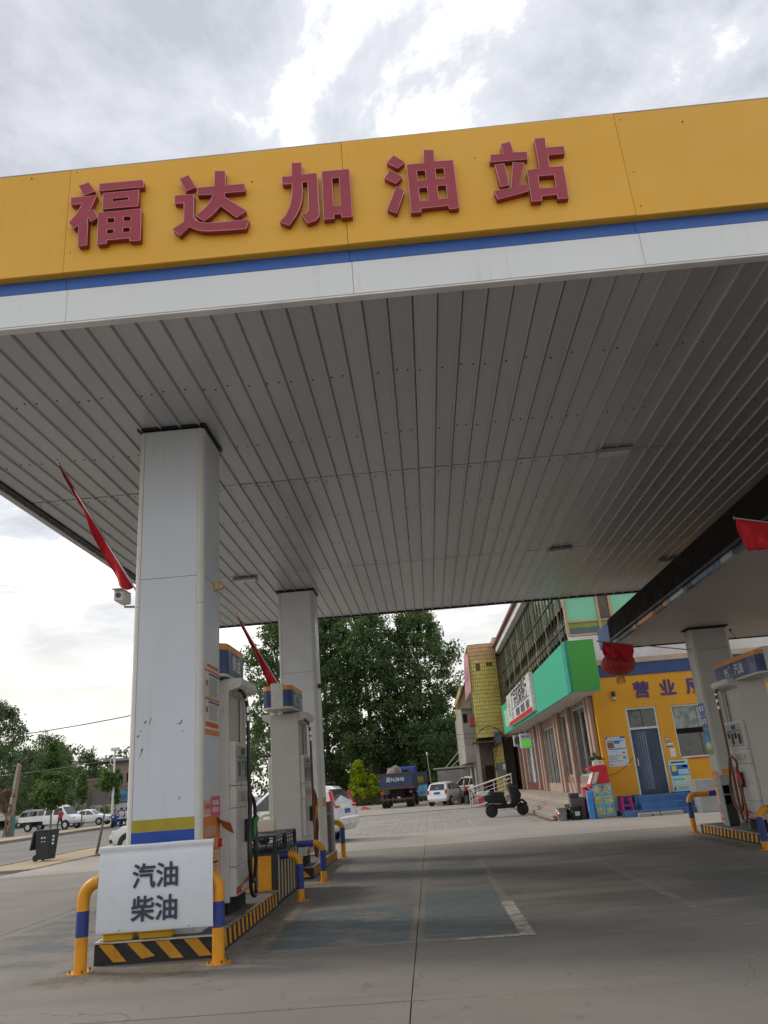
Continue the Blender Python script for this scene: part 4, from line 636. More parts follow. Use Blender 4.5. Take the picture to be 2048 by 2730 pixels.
# upper storey end wall
ub = thing('upper_storey', 'glazed upper storey of the bank building with green panels and slanted roof edge', 'building', (9, 40, 6.15))
xs = [5.68,6.84,7.32,8.45,8.9,10.1,11.2,12.4]
B('backing', dark, ub, 5.75, 13, YW+.25, YW+.5, 6.2, 9.6); B('sill_band', rend, ub, 5.6, 13, YW-.04, YW+.2, 6.182, 6.24)
for z in (6.30, 6.80, 7.78, 8.9): B('frame_rail', tanframe, ub, 5.6, 13, YW-.02, YW+.09, z-.035, z+.035)
for i, x in enumerate([5.62]+xs[1:]): B('frame_post', tanframe, ub, x-.05, x+.05, YW-.035, YW+.1, 6.241, 9.5)
for i in range(len(xs)-1):
    a, b = xs[i]+.051 if i else 5.671, xs[i+1]-.051; up_ = brpane if i in (1,3) else gpane
    B('pane', up_, ub, a, b, YW+.03, YW+.045, 6.836, 7.744); B('pane', up_, ub, a, b, YW+.03, YW+.045, 7.816, 8.864); B('pane', olpane, ub, a, b, YW+.03, YW+.045, 6.58, 6.764); B('pane', dgpane, ub, a, b, YW+.03, YW+.045, 6.336, 6.579); B('pane', gpane, ub, a, b, YW+.03, YW+.045, 8.936, 9.49)
# long glazed side facing the lot
gl = [mk('facade_glass%d' % k, c_, .07, dirt=.15, var=.3, scale=1.5, dcol=(.08,.08,.06), bmp=0, spec=.9) for k, c_ in enumerate(((.085,.135,.105),(.11,.15,.10),(.08,.12,.115)))]
bronze = mk('bronze_frame', (.085,.068,.048), .4, .3, dirt=.2, bmp=0); pbrown = mk('post_tan', (.30,.215,.13), .5, dirt=.2)
GX = 5.6; ny = 32; dyy = (55.0-28.7)/ny; B('backing', dark, ub, GX+.25, GX+.4, 28.9, 55, 6.2, 9.6)
for r0, r1 in ((6.22,6.76),(6.82,8.19),(8.25,9.50)):
    for k in range(ny):
        ya = 28.7+k*dyy; o = MB().box(-.006,.006,-dyy/2+.022,dyy/2-.022,-(r1-r0)/2,(r1-r0)/2).build('pane', gl[random.randrange(3)], None)
        o.parent = ub; o.location = Vector((GX+.05, ya+dyy/2, (r0+r1)/2))-ORG[ub.name]; o.rotation_euler = (0, random.uniform(-.012,.012), random.uniform(-.014,.014))
        for kk in ('label','category'):
            if kk in o: del o[kk]
for z in (6.79, 8.22, 9.53, 6.19): B('frame_rail', bronze, ub, GX-.012, GX+.1, 28.72, 55.0, z-.025, z+.025)
for k in range(ny+1): B('mullion', pbrown if k % 4 == 2 else bronze, ub, GX+.005, GX+.06, 28.7+k*dyy-.018-(.03 if k % 4 == 2 else 0), 28.7+k*dyy+.018, 6.2, 9.55)
reave = mk('roof_redbrown', (.15,.055,.04), .7, dirt=.3); B('eave_board', rend, ub, 5.28, 5.62, 28.5, 56.6, 9.58, 9.95); B('roof_edge', reave, ub, 5.10, 5.5, 28.4, 57.2, 9.951, 10.12); B('roof', reave, ub, 5.5, 13, 28.4, 57.2, 9.951, 10.3)
# ---------------- bank ----------------
bwall = mk('bank_wall', (.25,.165,.135), .6, dirt=.2, var=.07, scale=1.5, bmp=.1); bpil = mk('bank_pilaster', (.36,.25,.20), .55, dirt=.2, var=.07, bmp=.05); bred = mk('bank_base', (.13,.03,.03), .5, dirt=.3); bgreen = mk('sign_green', (.02,.33,.20), .62, dirt=0, var=.02, bmp=0); bgreen2 = mk('sign_teal', (.015,.26,.20), .35, dirt=.05, bmp=0); lgreen = mk('sign_leaf_green', (.06,.33,.055), .6, dirt=0, var=.02, bmp=0); swhite = mk('sign_white', (.56,.55,.56), .35, dirt=.1, bmp=0)
bk = thing('bank_branch', 'ground-floor bank with pinkish pilasters, glass doors and brown walls', 'building', (6.6, 42, 0)); BX = 6.13; BF = .67
def wallY(par, mt, x, th, y0, y1, z0, z1, holes, name='wall'):
    ys = sorted({y0, y1}|{h[0] for h in holes}|{h[1] for h in holes})
    for a, b in zip(ys[:-1], ys[1:]):
        hs = sorted([(h[2], h[3]) for h in holes if h[0] <= a+1e-6 and h[1] >= b-1e-6]); z = z0
        for (p, q_) in hs+[(z1, z1)]:
            if p > z+1e-6: B(name, mt, par, x, x+th, a, b, z, p)
            z = q_
wallY(bk, bwall, BX, .25, 28.86, 60, BF-.05, 5.9, [(30.2,33.4,1.32,3.95),(34.2,36.2,1.32,3.95),(37.7,41.9,BF,3.7),(45.6,50.0,BF,3.4)]); B('interior', dark, bk, BX+.6, BX+.7, 28.9, 60, 0, 6)
for (a, b, z0, z1, dr_) in ((30.2,33.4,1.32,3.95,0),(34.2,36.2,1.32,3.95,0),(37.7,41.9,BF,3.7,1),(45.6,50.0,BF,3.4,2)):
    f_ = MB().box(BX+.05,BX+.13,a,a+.08,z0,z1).box(BX+.05,BX+.13,b-.08,b,z0,z1).box(BX+.05,BX+.13,a+.08,b-.08,z1-.08,z1).box(BX+.05,BX+.13,a+.08,b-.08,z0,z0+.08).build('door_frame' if dr_ else 'window_frame', alu, bk); n_ = 4 if dr_ else 2
    for k in range(n_):
        ya = a+.08+(b-a-.16)*k/n_; yb = a+.08+(b-a-.16)*(k+1)/n_; B('pane', swhite if (dr_ == 2 and k in (2,)) else glass, f_, BX+.08, BX+.095, ya+.04, yb-.04, z0+.09, z1-.09); B('stile', alu, f_, BX+.04, BX+.12, ya-.03, ya+.035, z0+.081, z1-.081) if k else None
    if dr_:
        for k in range(6): B('curtain_strip', alu, f_, BX+.045, BX+.055, a+.3+k*(b-a-.5)/6, a+.36+k*(b-a-.5)/6, z0+.1, z1-.3)
for y in (29.0,29.6,33.7,36.5,37.3,42.3,43.2,44.9,50.8,53.0): B('pilaster', bpil, bk, BX-.17, BX-.003, y-.16, y+.16, BF, 4.09, .02)
for k, y in enumerate(np.arange(28.9, 58, 1.6)): B('base_tile', bred if k > 8 else bpil, bk, BX-.03, BX-.002, float(y)+.01, float(y)+1.58, BF, BF+.38)
# steps
stone = mk('step_stone', (.33,.28,.235), .6, dirt=.35, var=.08, scale=2, dcol=(.15,.12,.1), bmp=.1); st = struct(MB().box(4.74,BX+.2,28.32,58,-.05,BF-.03).build('bank_steps', stone))
rise = mk('riser_stone', (.27,.23,.195), .65, dirt=.4, var=.1)
for k in range(4):
    zt = BF-k*.1675; xa = 4.74-k*.22
    for j in range(8):
        ya, yb = 28.32+j*2.2+.004, 28.32+(j+1)*2.2-.004
        B('tread', stone, st, xa-.02, (BX-.005 if k == 0 else xa+.219), ya, yb, zt-.03, zt, .004); B('riser', rise, st, xa+.001, xa+(.05 if k == 0 else .218), ya, yb, zt-.168+(.0 if k < 3 else .02), zt-.031)
# bank sign
sg = thing('bank_signboard', 'long green bank fascia sign with white name panel', 'sign', (5.6, 39, 4.1)); SX = 5.10
B('box', swhite, sg, SX+.05, BX-.005, 27.02, 52, 4.12, 5.84); B('end_panel', lgreen, sg, SX+.07, BX-.02, 26.99, 27.015, 4.10, 5.86); B('corner_strip', bgreen2, sg, SX-.01, SX+.065, 26.985, 27.6, 4.10, 5.86); B('front_panel', bgreen, sg, SX, SX+.045, 27.605, 35.8, 4.10, 5.86); B('front_panel', bgreen, sg, SX, SX+.045, 47.0, 51.9, 4.10, 5.86); B('under_strip', bgreen, sg, SX, SX+.045, 35.81, 46.99, 4.10, 4.22); B('soffit', rend, sg, SX+.06, BX-.006, 27.1, 52, 4.09, 4.115)
wp = MB().box(SX-.16,SX+.04,36,46.8,4.24,6.0).build('name_panel', swhite, sg, bevel=.03); B('red_strip', redp, wp, SX-.163, SX-.14, 36.05, 46.75, 4.27, 4.47)
blk = mk('sign_black', (.02,.02,.022), .5, dirt=0, bmp=0)
text('lettering', '广宗农商银行', 1.05, blk, (SX-.165, 40.7, 5.42), (0,-1,0), wp, .02, .002, sx=1.15); [B('caption', blk, wp, SX-.1655, SX-.161, y_, y_+.30, 4.52, 4.90) for y_ in (37.0,37.42,37.84,38.8,39.22,39.64,40.06,41.0,41.42,41.84,42.26,44.2)]; B('rule', blk, wp, SX-.1655, SX-.161, 36.6, 44.8, 5.0, 5.03)
MB().poly([(SX-.162,45.2,4.75),(SX-.162,45.9,4.75),(SX-.162,46.1,5.2),(SX-.162,45.7,5.15)], (-.004,0,0)).build('emblem', bgreen, wp); MB().poly([(SX-.162,45.5,5.2),(SX-.162,46.0,5.25),(SX-.162,45.7,5.75)], (-.004,0,0)).build('emblem', pred, wp)
[B('caption', mk('caption_mint', (.50,.62,.50), .5, bmp=0) if k == 0 else bpy.data.materials['caption_mint'], sg, SX-.006, SX-.001, 47.6+k*.62, 47.6+k*.62+.34, 4.45, 5.45) for k in range(5)]
# LED sign, air conditioner, cameras, cables
led = thing('led_sign', 'small hanging light box with blue logo and green screen by the bank', 'sign', (5.5, 43, 3.0)); MB().box(4.98,5.62,42.9,43.1,2.86,3.62).build('case', mk('led_case', (.55,.62,.66), .3, bmp=0), led, bevel=.03); lg = bpy.data.materials.new('led_green'); lg.use_nodes = True; b_ = lg.node_tree.nodes['Principled BSDF']; b_.inputs['Base Color'].default_value = (.05,.3,.02,1); b_.inputs['Emission Color'].default_value = (.10,.55,.04,1); b_.inputs['Emission Strength'].default_value = .5
B('screen', lg, led, 5.07, 5.54, 42.885, 42.899, 2.95, 3.30); B('bracket', alu, led, 5.3, 5.34, 42.98, 43.02, 3.62, 4.09); text('lettering', 'LED', .13, blueprint, (5.15, 42.893, 3.47), (1,0,0), led, .01, .002); MB().lathe([(.06,-.004),(.06,.0)], (5.16,42.897,3.47), 16, ax='y').build('logo_ring', redprint, led)
for k in range(3): B('caption', blueprint, led, 5.30+k*.09, 5.36+k*.09, 42.89, 42.899, 3.44, 3.50)
ac = thing('air_conditioner', 'boxy outdoor air conditioner unit on the brown bank wall', 'air conditioner', (5.7, 49, 3.2)); MB().box(5.30,6.0,48.9,49.25,3.2,3.85).build('case', mk('ac_case', (.50,.49,.46), .5, dirt=.3), ac, bevel=.02); MB().lathe([(.25,-.012),(.25,0)], (5.58,48.9,3.52), 20, ax='y').build('grille', mk('ac_grille', (.10,.10,.10), .6), ac); MB().bar((5.4,49,3.18),(6.13,49,3.18),.04,.04).build('bracket', gpaint, ac)
for i, (x, y, z, lb) in enumerate(((5.75,30.2,3.95,'dome-less white security camera under the green sign near the corner'),(5.75,40.6,3.92,'white security camera under the bank sign beside the door'))):
    t = thing('security_camera', ['white security camera under the light green end of the sign','white security camera under the bank sign beside the doors'][i], 'camera', (x, y, z)); MB().tube([(x,y,4.09),(x,y,z+.02)], .02, 8).build('arm', swhite, t); MB().cyl((x+.02,y+.1,z-.02),(x-.04,y-.18,z-.06),.05,n=12).build('housing', swhite, t, smooth=True); MB().cyl((x-.04,y-.181,z-.061),(x-.043,y-.19,z-.063),.035,n=12).build('lens', black, t)
# handrail and ramp
hr = thing('handrail', 'stainless steel ramp handrail with two rails behind the scooter', 'handrail', (3.4, 46.5, 0)); sst = mk('stainless', (.60,.57,.53), .28, .8, dirt=.15)
MB().tube([(2.1,46.5,1.0),(4.66,46.5,1.64)], .045, 8).build('top_rail', sst, hr, smooth=True)
for d in (.22, .42, .62): MB().tube([(2.2,46.5,1.0-d),(4.6,46.5,1.62-d)], .02, 6).build('rail', sst, hr, smooth=True)
for x in (2.16,2.3,2.95,3.6,4.2,4.62): MB().cyl((x,46.5,0),(x,46.5,1.0+(x-2.1)*.25),.03,n=8).build('post', sst, hr, smooth=True)
MB().poly([(2.0,46.6,-.02),(4.7,46.6,-.02),(4.7,46.6,.64),(2.6,46.6,.05)], (0,1.6,0)).build('ramp', stone, hr)
# ---------------- yellow tiled tower and shabby building beyond ----------------
tw = thing('tiled_tower', 'tall curved wall of yellow tiles at the far end of the bank', 'building', (4.3, 54, 0)); grout = mk('tile_grout', (.09,.08,.035), .8, dirt=.4); ytile = [mk('yellow_tile%d' % k, c_, .35, dirt=.25, var=.06, scale=3, dcol=(.25,.2,.06), bmp=.03) for k, c_ in enumerate(((.56,.47,.115),(.52,.44,.10),(.58,.46,.15)))]; peach = mk('peach_tile', (.54,.34,.17), .4, dirt=.3)
nc, nr = 13, 24; x0t, x1t, z0t, z1t = 3.36, 5.24, 4.05, 10.25; tw_w = (x1t-x0t)/nc; tw_h = (z1t-z0t)/nr
def arcy(x): u = (x-4.3)/.95; return 53.0+.22*u*u
pts = [(x, arcy(x)+.02) for x in np.linspace(x0t, x1t, 14)]; MB().poly([(x, y, 4.03) for x, y in pts]+[(x1t,58,4.03),(x0t,58,4.03)], (0,0,z1t-4.0)).build('body', grout, tw)
cnt = 0
for r_ in range(nr):
    for c_ in range(nc):
        xa = x0t+c_*tw_w+.009; xb = xa+tw_w-.018; za = z0t+r_*tw_h+.012; zb = za+tw_h-.024
        if (r_ in (17,18) and c_ in (3,4)) or (r_ == 18 and c_ in (8,9,10)): continue
        cnt += 1
        if cnt > 255: continue
        pk = peach if (r_ > 19 and c_ > 3+random.random()*6) else ytile[random.randrange(3)]; MB().poly([(xa,arcy(xa),za),(xb,arcy(xb),za),(xb,arcy(xb),zb),(xa,arcy(xa),zb)], (0,-.018,0)).build('tile', pk, tw)
rest = MB(); cnt = 0
for r_ in range(nr):
    for c_ in range(nc):
        if (r_ in (17,18) and c_ in (3,4)) or (r_ == 18 and c_ in (8,9,10)): continue
        cnt += 1
        if cnt <= 255: continue
        xa = x0t+c_*tw_w+.009; xb = xa+tw_w-.018; za = z0t+r_*tw_h+.012; zb = za+tw_h-.024; rest.poly([(xa,arcy(xa),za),(xb,arcy(xb),za),(xb,arcy(xb),zb),(xa,arcy(xa),zb)], (0,-.018,0))
struct(rest.build('tile', peach, tw), 'stuff')
B('parapet', mk('parapet_pink', (.50,.36,.30), .6, dirt=.2), tw, 5.18, 5.75, 53.3, 57, 10.25, 10.7); B('return_wall', mk('tan_render', (.42,.34,.20), .7, dirt=.35, var=.1, bmp=.1), tw, 5.25, 5.98, 53.9, 58, 4.0, 9.5); B('stain', redp, tw, 5.20, 5.245, 53.52, 53.56, 9.2, 9.35)
gpaint_b = mk('soot_wall', (.13,.11,.09), .85, dirt=.6, var=.2, scale=1.5, dcol=(.04,.035,.03), bmp=.2)
B('lower_wall', grout, tw, 4.36, 5.05, 53.62, 58, 0, 4.02)
for r_ in range(14):
    for c_ in range(4):
        if r_ < 12 or c_: B('tile', ytile[random.randrange(3)], tw, 4.37+c_*.168, 4.37+c_*.168+.158, 53.60, 53.622, .05+r_*.28, .05+r_*.28+.265)
B('lower_wall', gpaint_b, tw, 3.3, 4.35, 54.3, 58, 0, 4.02); B('doorway', dark, tw, 3.75, 4.3, 54.25, 54.29, 0, 2.3); B('shutter', rust, tw, 3.42, 3.72, 54.24, 54.29, .6, 2.1); B('awning', rust, tw, 3.0, 4.42, 52.6, 54.5, 3.72, 3.80); B('post', mk('grey_post', (.35,.33,.31), .7, dirt=.4), tw, 3.26, 3.42, 53.3, 53.5, 0, 3.71); B('meter_box', mk('meter_box', (.16,.16,.13), .6, dirt=.4), tw, 4.42, 5.08, 53.35, 53.59, 1.5, 2.4, .02); B('meter_label', paper, tw, 4.86, 5.02, 53.342, 53.349, 1.95, 2.3)
eb = thing('electric_box', 'dark grey metal electric box hung on the yellow tiled wall', 'electric box', (4.72, 52.9, 3.58)); B('case', mk('box_slate', (.09,.10,.115), .5, dirt=.2), eb, 4.47, 4.97, 52.85, 53.1, 3.58, 4.34, .015); B('door', mk('box_slate2', (.10,.11,.125), .5, dirt=.2), eb, 4.50, 4.94, 52.835, 52.849, 3.61, 4.31, .01); MB().bar((4.7,53.1,3.9),(4.7,53.7,3.9),.06,.06).build('mount', gpaint, eb)
bp = thing('faded_billboard', 'faded pink and blue billboard on the edge of the tiled tower', 'sign', (3.1, 52.9, 7)); MB().poly([(3.34,53.0,9.6),(3.30,53.0,7.15),(2.86,53.4,6.55),(2.98,53.4,8.3),(3.10,53.4,9.75)], (0,.06,0)).build('panel', mk('billboard_pink', (.45,.22,.25), .6, var=.3, scale=1.5, dirt=.6, dcol=(.25,.35,.48), bmp=0), bp); MB().bar((3.3,53.1,8.5),(3.45,53.7,8.5),.05,.05).build('mount', gpaint, bp)
rsn = thing('red_light_box', 'small red square light box sign on the shabby grey wall', 'sign', (3.1, 52.7, 4.8)); MB().box(2.94,3.26,52.6,52.9,4.78,5.42).build('case', mk('sign_maroon', (.16,.05,.05), .5), rsn, bevel=.02); B('face', redp, rsn, 2.99, 3.21, 52.59, 52.599, 4.9, 5.34); MB().bar((3.1,52.9,5.1),(3.1,56.1,5.1),.06,.06).build('mount', gpaint, rsn)
sh = thing('shabby_building', 'weathered grey building with lean-to roof behind the tiled tower', 'building', (2.6, 60, 0)); gren = mk('grey_render', (.30,.28,.25), .8, dirt=.6, var=.15, scale=1, dcol=(.14,.12,.10), bmp=.2)
B('wall', gren, sh, 2.62, 6, 56.2, 70, 2.6, 6.3); B('wall', gren, sh, 3.2, 6, 56.4, 70, 0, 2.6); B('upper_wall', mk('yellowish_wall', (.36,.31,.14), .7, dirt=.5), sh, 2.75, 6, 57, 70, 6.3, 8.0); MB().poly([(2.3,55.9,6.25),(6,55.9,6.25),(6,55.9,8.9),(3.0,55.9,8.0)], (0,.3,0)).build('gable', mk('gable_wall', (.38,.33,.2), .7, dirt=.5), sh); MB().bar((2.2,55.8,6.25),(3.1,55.8,8.1),.5,.08).build('roof_edge', reave, sh); B('window', dark, sh, 2.7, 3.0, 56.15, 56.19, 5.3, 5.9)
for x in (.6,1.2,1.8,2.4): B('post', gren, sh, x, x+.07, 58.6, 58.67, 0, 2.35)
B('lean_to_roof', mk('corrugated', (.40,.37,.33), .6, dirt=.4), sh, .3, 3.2, 58, 62, 2.36, 2.44); B('back_wall', gren, sh, .6, 3.2, 64, 64.2, 0, 2.3); MB().bar((1.2,58.2,2.45),(3.1,58.2,4.3),.05,.05).build('brace', steel, sh); MB().bar((1.6,58.2,2.45),(3.1,58.2,3.6),.05,.05).build('brace', steel, sh)
# cables across the lot
def cable(label, pts, r=.012):
    o = MB().tube(pts, r, 5).build('overhead_cable', black); return tag(o, label, 'cable', 'cables over the lot')
sag = lambda a, b, s_, n=14: [tuple(a[i]+(b[i]-a[i])*t/n-(s_*4*(t/n)*(1-t/n) if i == 2 else 0) for i in range(3)) for t in range(n+1)]
cable('thin dark cable strung from the tiled tower towards the trees', sag((3.5,52.9,4.35),(-18,52,6.6),.55)); cable('second thin cable just below the first, running to the trees', sag((3.5,52.9,4.1),(-20,55,6.0),.6), .01)
wb = thing('cable_bundle', 'tangle of loose black cables below the electric box', 'cable', (4.4, 53.2, 2.5))
for k in range(6): MB().tube([(4.5+random.uniform(-.1,.4),53.3,3.6),(4.2+random.uniform(-.3,.4),53.2,3.0+random.uniform(-.3,.3)),(4.3+random.uniform(-.3,.3),53.2,2.3),(4.5+random.uniform(-.2,.3),53.4,1.8+random.uniform(-.4,.4))], .014, 5).build('cable', black, wb)
MB().tube(sag((3.5,52.8,4.4),(5.1,52.2,4.0),-.5), .03, 6).build('cable', black, wb); MB().tube(sag((4.4,52.8,3.7),(5.2,52.4,3.6),-.6), .02, 6).build('cable', black, wb)
# ---------------- office front: steps, water point, small things ----------------
sblue = mk('step_blue', (.06,.155,.36), .6, dirt=.5, var=.12, scale=3, dcol=(.16,.17,.19), bmp=.15); ost = struct(MB().box(6.28,8.75,27.1,28.58,-.05,.17).build('office_steps', sblue))
B('step', sblue, ost, 6.9, 8.75, 27.45, 28.58, .1705, .375); B('step', sblue, ost, 6.95, 8.72, 27.85, 28.585, .3755, .585)
cblk = mk('kerb_block', (.33,.31,.28), .8, dirt=.4, bmp=.3)
for i, (a, b, lb) in enumerate(((6.62,7.05,'short concrete kerb block left of the middle one before the blue steps'),(7.08,7.30,'small concrete kerb fragment between the two longer blocks'),(7.36,8.05,'longest concrete kerb block lying before the blue steps'))): tag(MB().box(a,b,26.86,27.02,-.01,.115).build('kerb_block', cblk, None, bevel=.02), lb, 'kerb block', 'blocks before the office steps')
gc = thing('grey_cabinet', 'plain grey metal cabinet under the office window beside the steps', 'cabinet', (8.95, 26.9, 0)); MB().box(8.56,9.45,26.62,27.2,.0,.62).build('lower_box', gpaint, gc, bevel=.015); MB().box(8.50,9.45,26.58,27.24,.621,1.0).build('upper_box', gpaint, gc, bevel=.015)
poster('info_poster', 'white and blue information poster left of the office door', 'poster', (6.33, YW-.002, 1.59), (1,0,0), .69, 1.0, mk('poster_pale', (.50,.54,.60), .5, dirt=.05, bmp=0), [(0,.93,1,1,blueprint),(.1,.945,.75,.985,paper),(.05,.84,.9,.87,blueprint),(.05,.62,.38,.82,brownp),(.42,.76,.70,.84,blueprint),(.08,.57,.95,.60,blueprint),(.05,.35,.68,.37,greyprint),(.05,.17,.70,.19,greyprint),(.74,.41,.88,.48,pinkp),(.74,.24,.9,.33,greenp),(.08,.04,.16,.09,blueprint)]+lines(.08,.5,.22,.34,3,greyprint))
poster('info_poster', 'pale cyan information poster right of the office door', 'poster', (8.37, YW-.004, .62), (1,0,0), .67, 1.03, cyanp, [(.12,.90,.85,.95,letterd),(.04,.50,.96,.84,blueprint),(.12,.64,.36,.82,yelp),(.20,.52,.42,.62,yelp),(.68,.76,.93,.82,cyanp),(.42,.53,.94,.70,cyanp),(.06,.36,.70,.40,greenp),(.06,.19,.70,.23,yelp),(.76,.36,.92,.47,yelp),(.76,.19,.92,.30,yelp),(.06,.03,.16,.14,blueprint)]+lines(.3,.9,.05,.15,3,greyprint))
poster('wall_notice', 'white paper slip hanging between the office door and window', 'notice', (8.50, YW-.002, 1.76), (1,0,0), .20, .30, paper, []); poster('wall_notice', 'small white and navy notice above the paper slip by the office door', 'notice', (8.38, YW-.002, 2.10), (1,0,0), .28, .16, paper, [(0,.9,1,1,letterd),(.05,.05,.95,.3,letterd),(.08,.5,.25,.8,blueprint)]); poster('wall_notice', 'tiny dark sticker topmost beside the office door', 'notice', (8.43, YW-.002, 2.30), (1,0,0), .12, .14, greyprint, [(.25,.3,.75,.8,paper)])
fl_ = thing('flood_light', 'small black flood light high on the orange office wall', 'light', (6.86, YW-.1, 3.9)); MB().box(6.80,6.92,YW-.16,YW-.05,3.98,4.15).build('head', black, fl_, bevel=.01); B('bracket', alu, fl_, 6.83, 6.89, YW-.05, YW, 3.92, 3.98); B('base', alu, fl_, 6.80, 6.95, YW-.12, YW-.02, 3.88, 3.919)
tag(MB().tube(sag((6.15,YW-.02,1.32),(7.19,YW-.02,1.85),.14), .006, 5).build('wall_cable', rdark), 'thin dark cable drooping across the orange wall to the door', 'cable')
# red self-service water machine
wm = thing('water_machine', 'red roadside vending cabinet with sloping front beside the orange wall', 'vending machine', (5.7, 28.15, 0)); MB().poly([(5.22,27.92,0),(5.22,27.92,.98),(5.40,27.92,1.04),(5.62,27.92,1.52),(5.42,27.92,1.54),(5.44,27.92,1.62),(5.66,27.92,1.67),(6.08,27.92,1.68),(6.12,27.92,0)], (0,.55,0)).build('body', redp, wm, bevel=.02); MB().poly([(5.43,27.95,1.09),(5.60,27.95,1.47),(5.60,28.40,1.47),(5.43,28.40,1.09)], (-.012,0,.006)).build('front_panel', paper, wm)
MB().poly([(5.47,27.917,1.10),(5.62,27.917,1.10),(5.78,27.917,1.46),(5.64,27.917,1.46)], (0,-.004,0)).build('side_label', mk('label_pale', (.5,.52,.5), .4, bmp=0), wm); B('shelf', redp, wm, 5.16, 5.30, 27.88, 28.40, .96, 1.0, .01); B('bolt', black, wm, 5.96, 6.0, 27.914, 27.919, 1.50, 1.54)
bsl = thing('blue_board', 'narrow light blue board standing on edge beside the painted sign', 'board', (5.28, 27.6, 0)); B('panel', mk('board_blue', (.05,.26,.62), .45, dirt=.15), bsl, 5.19, 5.36, 27.50, 27.75, .0, .90, .006); B('top_edge', cyanp, bsl, 5.22, 5.33, 27.494, 27.499, .85, .87)
wbd = thing('painted_sign', 'blue leaning board with yellow hand-painted Chinese characters', 'sign', (5.75, 27.7, 0)); pb_ = mk('sign_sky_blue', (.13,.33,.52), .6, dirt=.35, var=.25, scale=5, dcol=(.35,.42,.42)); tilt = .12
MB().poly([(5.43,27.66,.02),(6.09,27.66,.05),(6.08,27.66+tilt,1.09),(5.44,27.66+tilt,1.06)], (0,.03,0)).build('panel', pb_, wbd)
yl = mk('hand_paint_yellow', (.55,.52,.10), .6, var=.2, bmp=0)
for r_, (a, b) in enumerate((('免','玻'),('费','璃'),('加','水'))):
    for c_, ch in enumerate((a, b)): text('lettering', ch, .29, yl, (5.60+c_*.315, 27.652+tilt*(.86-.33*r_), .87-.33*r_), (1,0,.03), wbd, .022, .001, uv=(0,.115,1))
MB().tube([(5.3,27.8,1.0),(5.40,27.6,.9),(5.44,27.60,.55),(5.48,27.58,.1),(5.60,27.5,.02),(5.75,27.48,.015),(5.9,27.55,.02),(6.2,27.5,.02),(6.3,27.45,.10)], .010, 6).build('hose', mk('clear_hose', (.45,.42,.36), .4), wbd, smooth=True); MB().poly([(5.70,27.735,.97),(5.78,27.735,.93),(5.84,27.735,.98),(5.77,27.735,1.02)], (0,-.04,0)).build('tap', redp, wbd)
pp = thing('potted_plant', 'small green plant in a white trough on top of the red machine', 'plant', (5.8, 28.1, 1.68)); MB().box(5.66,5.96,28.0,28.2,1.682,1.84).build('pot', paper, pp, bevel=.01); B('label', greyprint, pp, 5.86, 5.92, 27.995, 27.999, 1.74, 1.80)
def leaves(name, mat, parent, centers, n, spread, size, o0, asp=.6, flat=0):
    """leaf quads scattered round clump centres; n leaves per clump"""
    C = np.repeat(np.asarray(centers, float), n, 0); m_ = len(C); sp = np.repeat(np.broadcast_to(np.asarray(spread, float), (len(centers),)), n)
    d = rng.normal(size=(m_, 3)); d /= np.linalg.norm(d, axis=1)[:, None]; rad = sp*rng.random(m_)**.5; P = C+d*rad[:, None]*np.array([1,1,.8])
    a = rng.normal(size=(m_, 3)); a /= np.linalg.norm(a, axis=1)[:, None]; nr_ = d*.6+rng.normal(size=(m_, 3))*.6+np.array([0,0,.5]); b = np.cross(nr_, a); b /= np.linalg.norm(b, axis=1)[:, None]+1e-9
    s_ = size*(.6+.8*rng.random(m_)); u = a*s_[:, None]*.5; w = b*s_[:, None]*.5*asp; V = np.stack([P-u, P-w+u*.1, P+u, P+w+u*.1], 1).reshape(-1, 3)-np.array(o0)
    me = bpy.data.meshes.new(name); me.vertices.add(len(V)); me.vertices.foreach_set('co', V.ravel()); me.loops.add(len(V)); me.loops.foreach_set('vertex_index', np.arange(len(V))); me.polygons.add(m_); me.polygons.foreach_set('loop_start', np.arange(m_)*4); me.polygons.foreach_set('loop_total', np.full(m_, 4)); me.update(); me.materials.append(mat)
    return link(name, me, parent)
def leafmat(name, c1, c2, trans=.35):
    m, Nn, Lk, bs = nodes(name); g_ = Nn.new('ShaderNodeNewGeometry'); r_ = g_.outputs['Random Per Island']; v = coords(Nn, Lk, 'Object')
    c = mixc(Nn, Lk, r_, c1, c2); c = mixc(Nn, Lk, ramp(Nn, Lk, noise(Nn, Lk, v, .8, 3), .35, .7, 0, .6), c, tuple(x*.55 for x in c1))
    Lk.new(c, bs.inputs['Base Color']); bs.inputs['Roughness'].default_value = .5; bs.inputs['Specular IOR Level'].default_value = .35
    t = Nn.new('ShaderNodeBsdfTranslucent'); Lk.new(mixc(Nn, Lk, .5, c, (.10,.16,.02)), t.inputs[0]); x = Nn.new('ShaderNodeMixShader'); x.inputs[0].default_value = trans; Lk.new(bs.outputs[0], x.inputs[1]); Lk.new(t.outputs[0], x.inputs[2]); Lk.new(x.outputs[0], Nn['Material Output'].inputs[0]); return m
lf_dark = leafmat('poplar_leaf', (.048,.095,.036), (.16,.235,.085), .45); lf_mid = leafmat('street_leaf', (.07,.14,.035), (.14,.23,.06), .42); lf_lime = leafmat('golden_leaf', (.34,.46,.015), (.55,.60,.03), .5); lf_far = leafmat('woodland_leaf', (.055,.095,.042), (.11,.165,.07)); lf_red = leafmat('dry_leaf', (.16,.08,.045), (.24,.13,.07)); bark = mk('bark', (.14,.115,.09), .9, dirt=.4, var=.2, bmp=.5, bsc=30); barkd = mk('dark_bark', (.07,.06,.05), .9, dirt=.3, var=.2, bmp=.5)
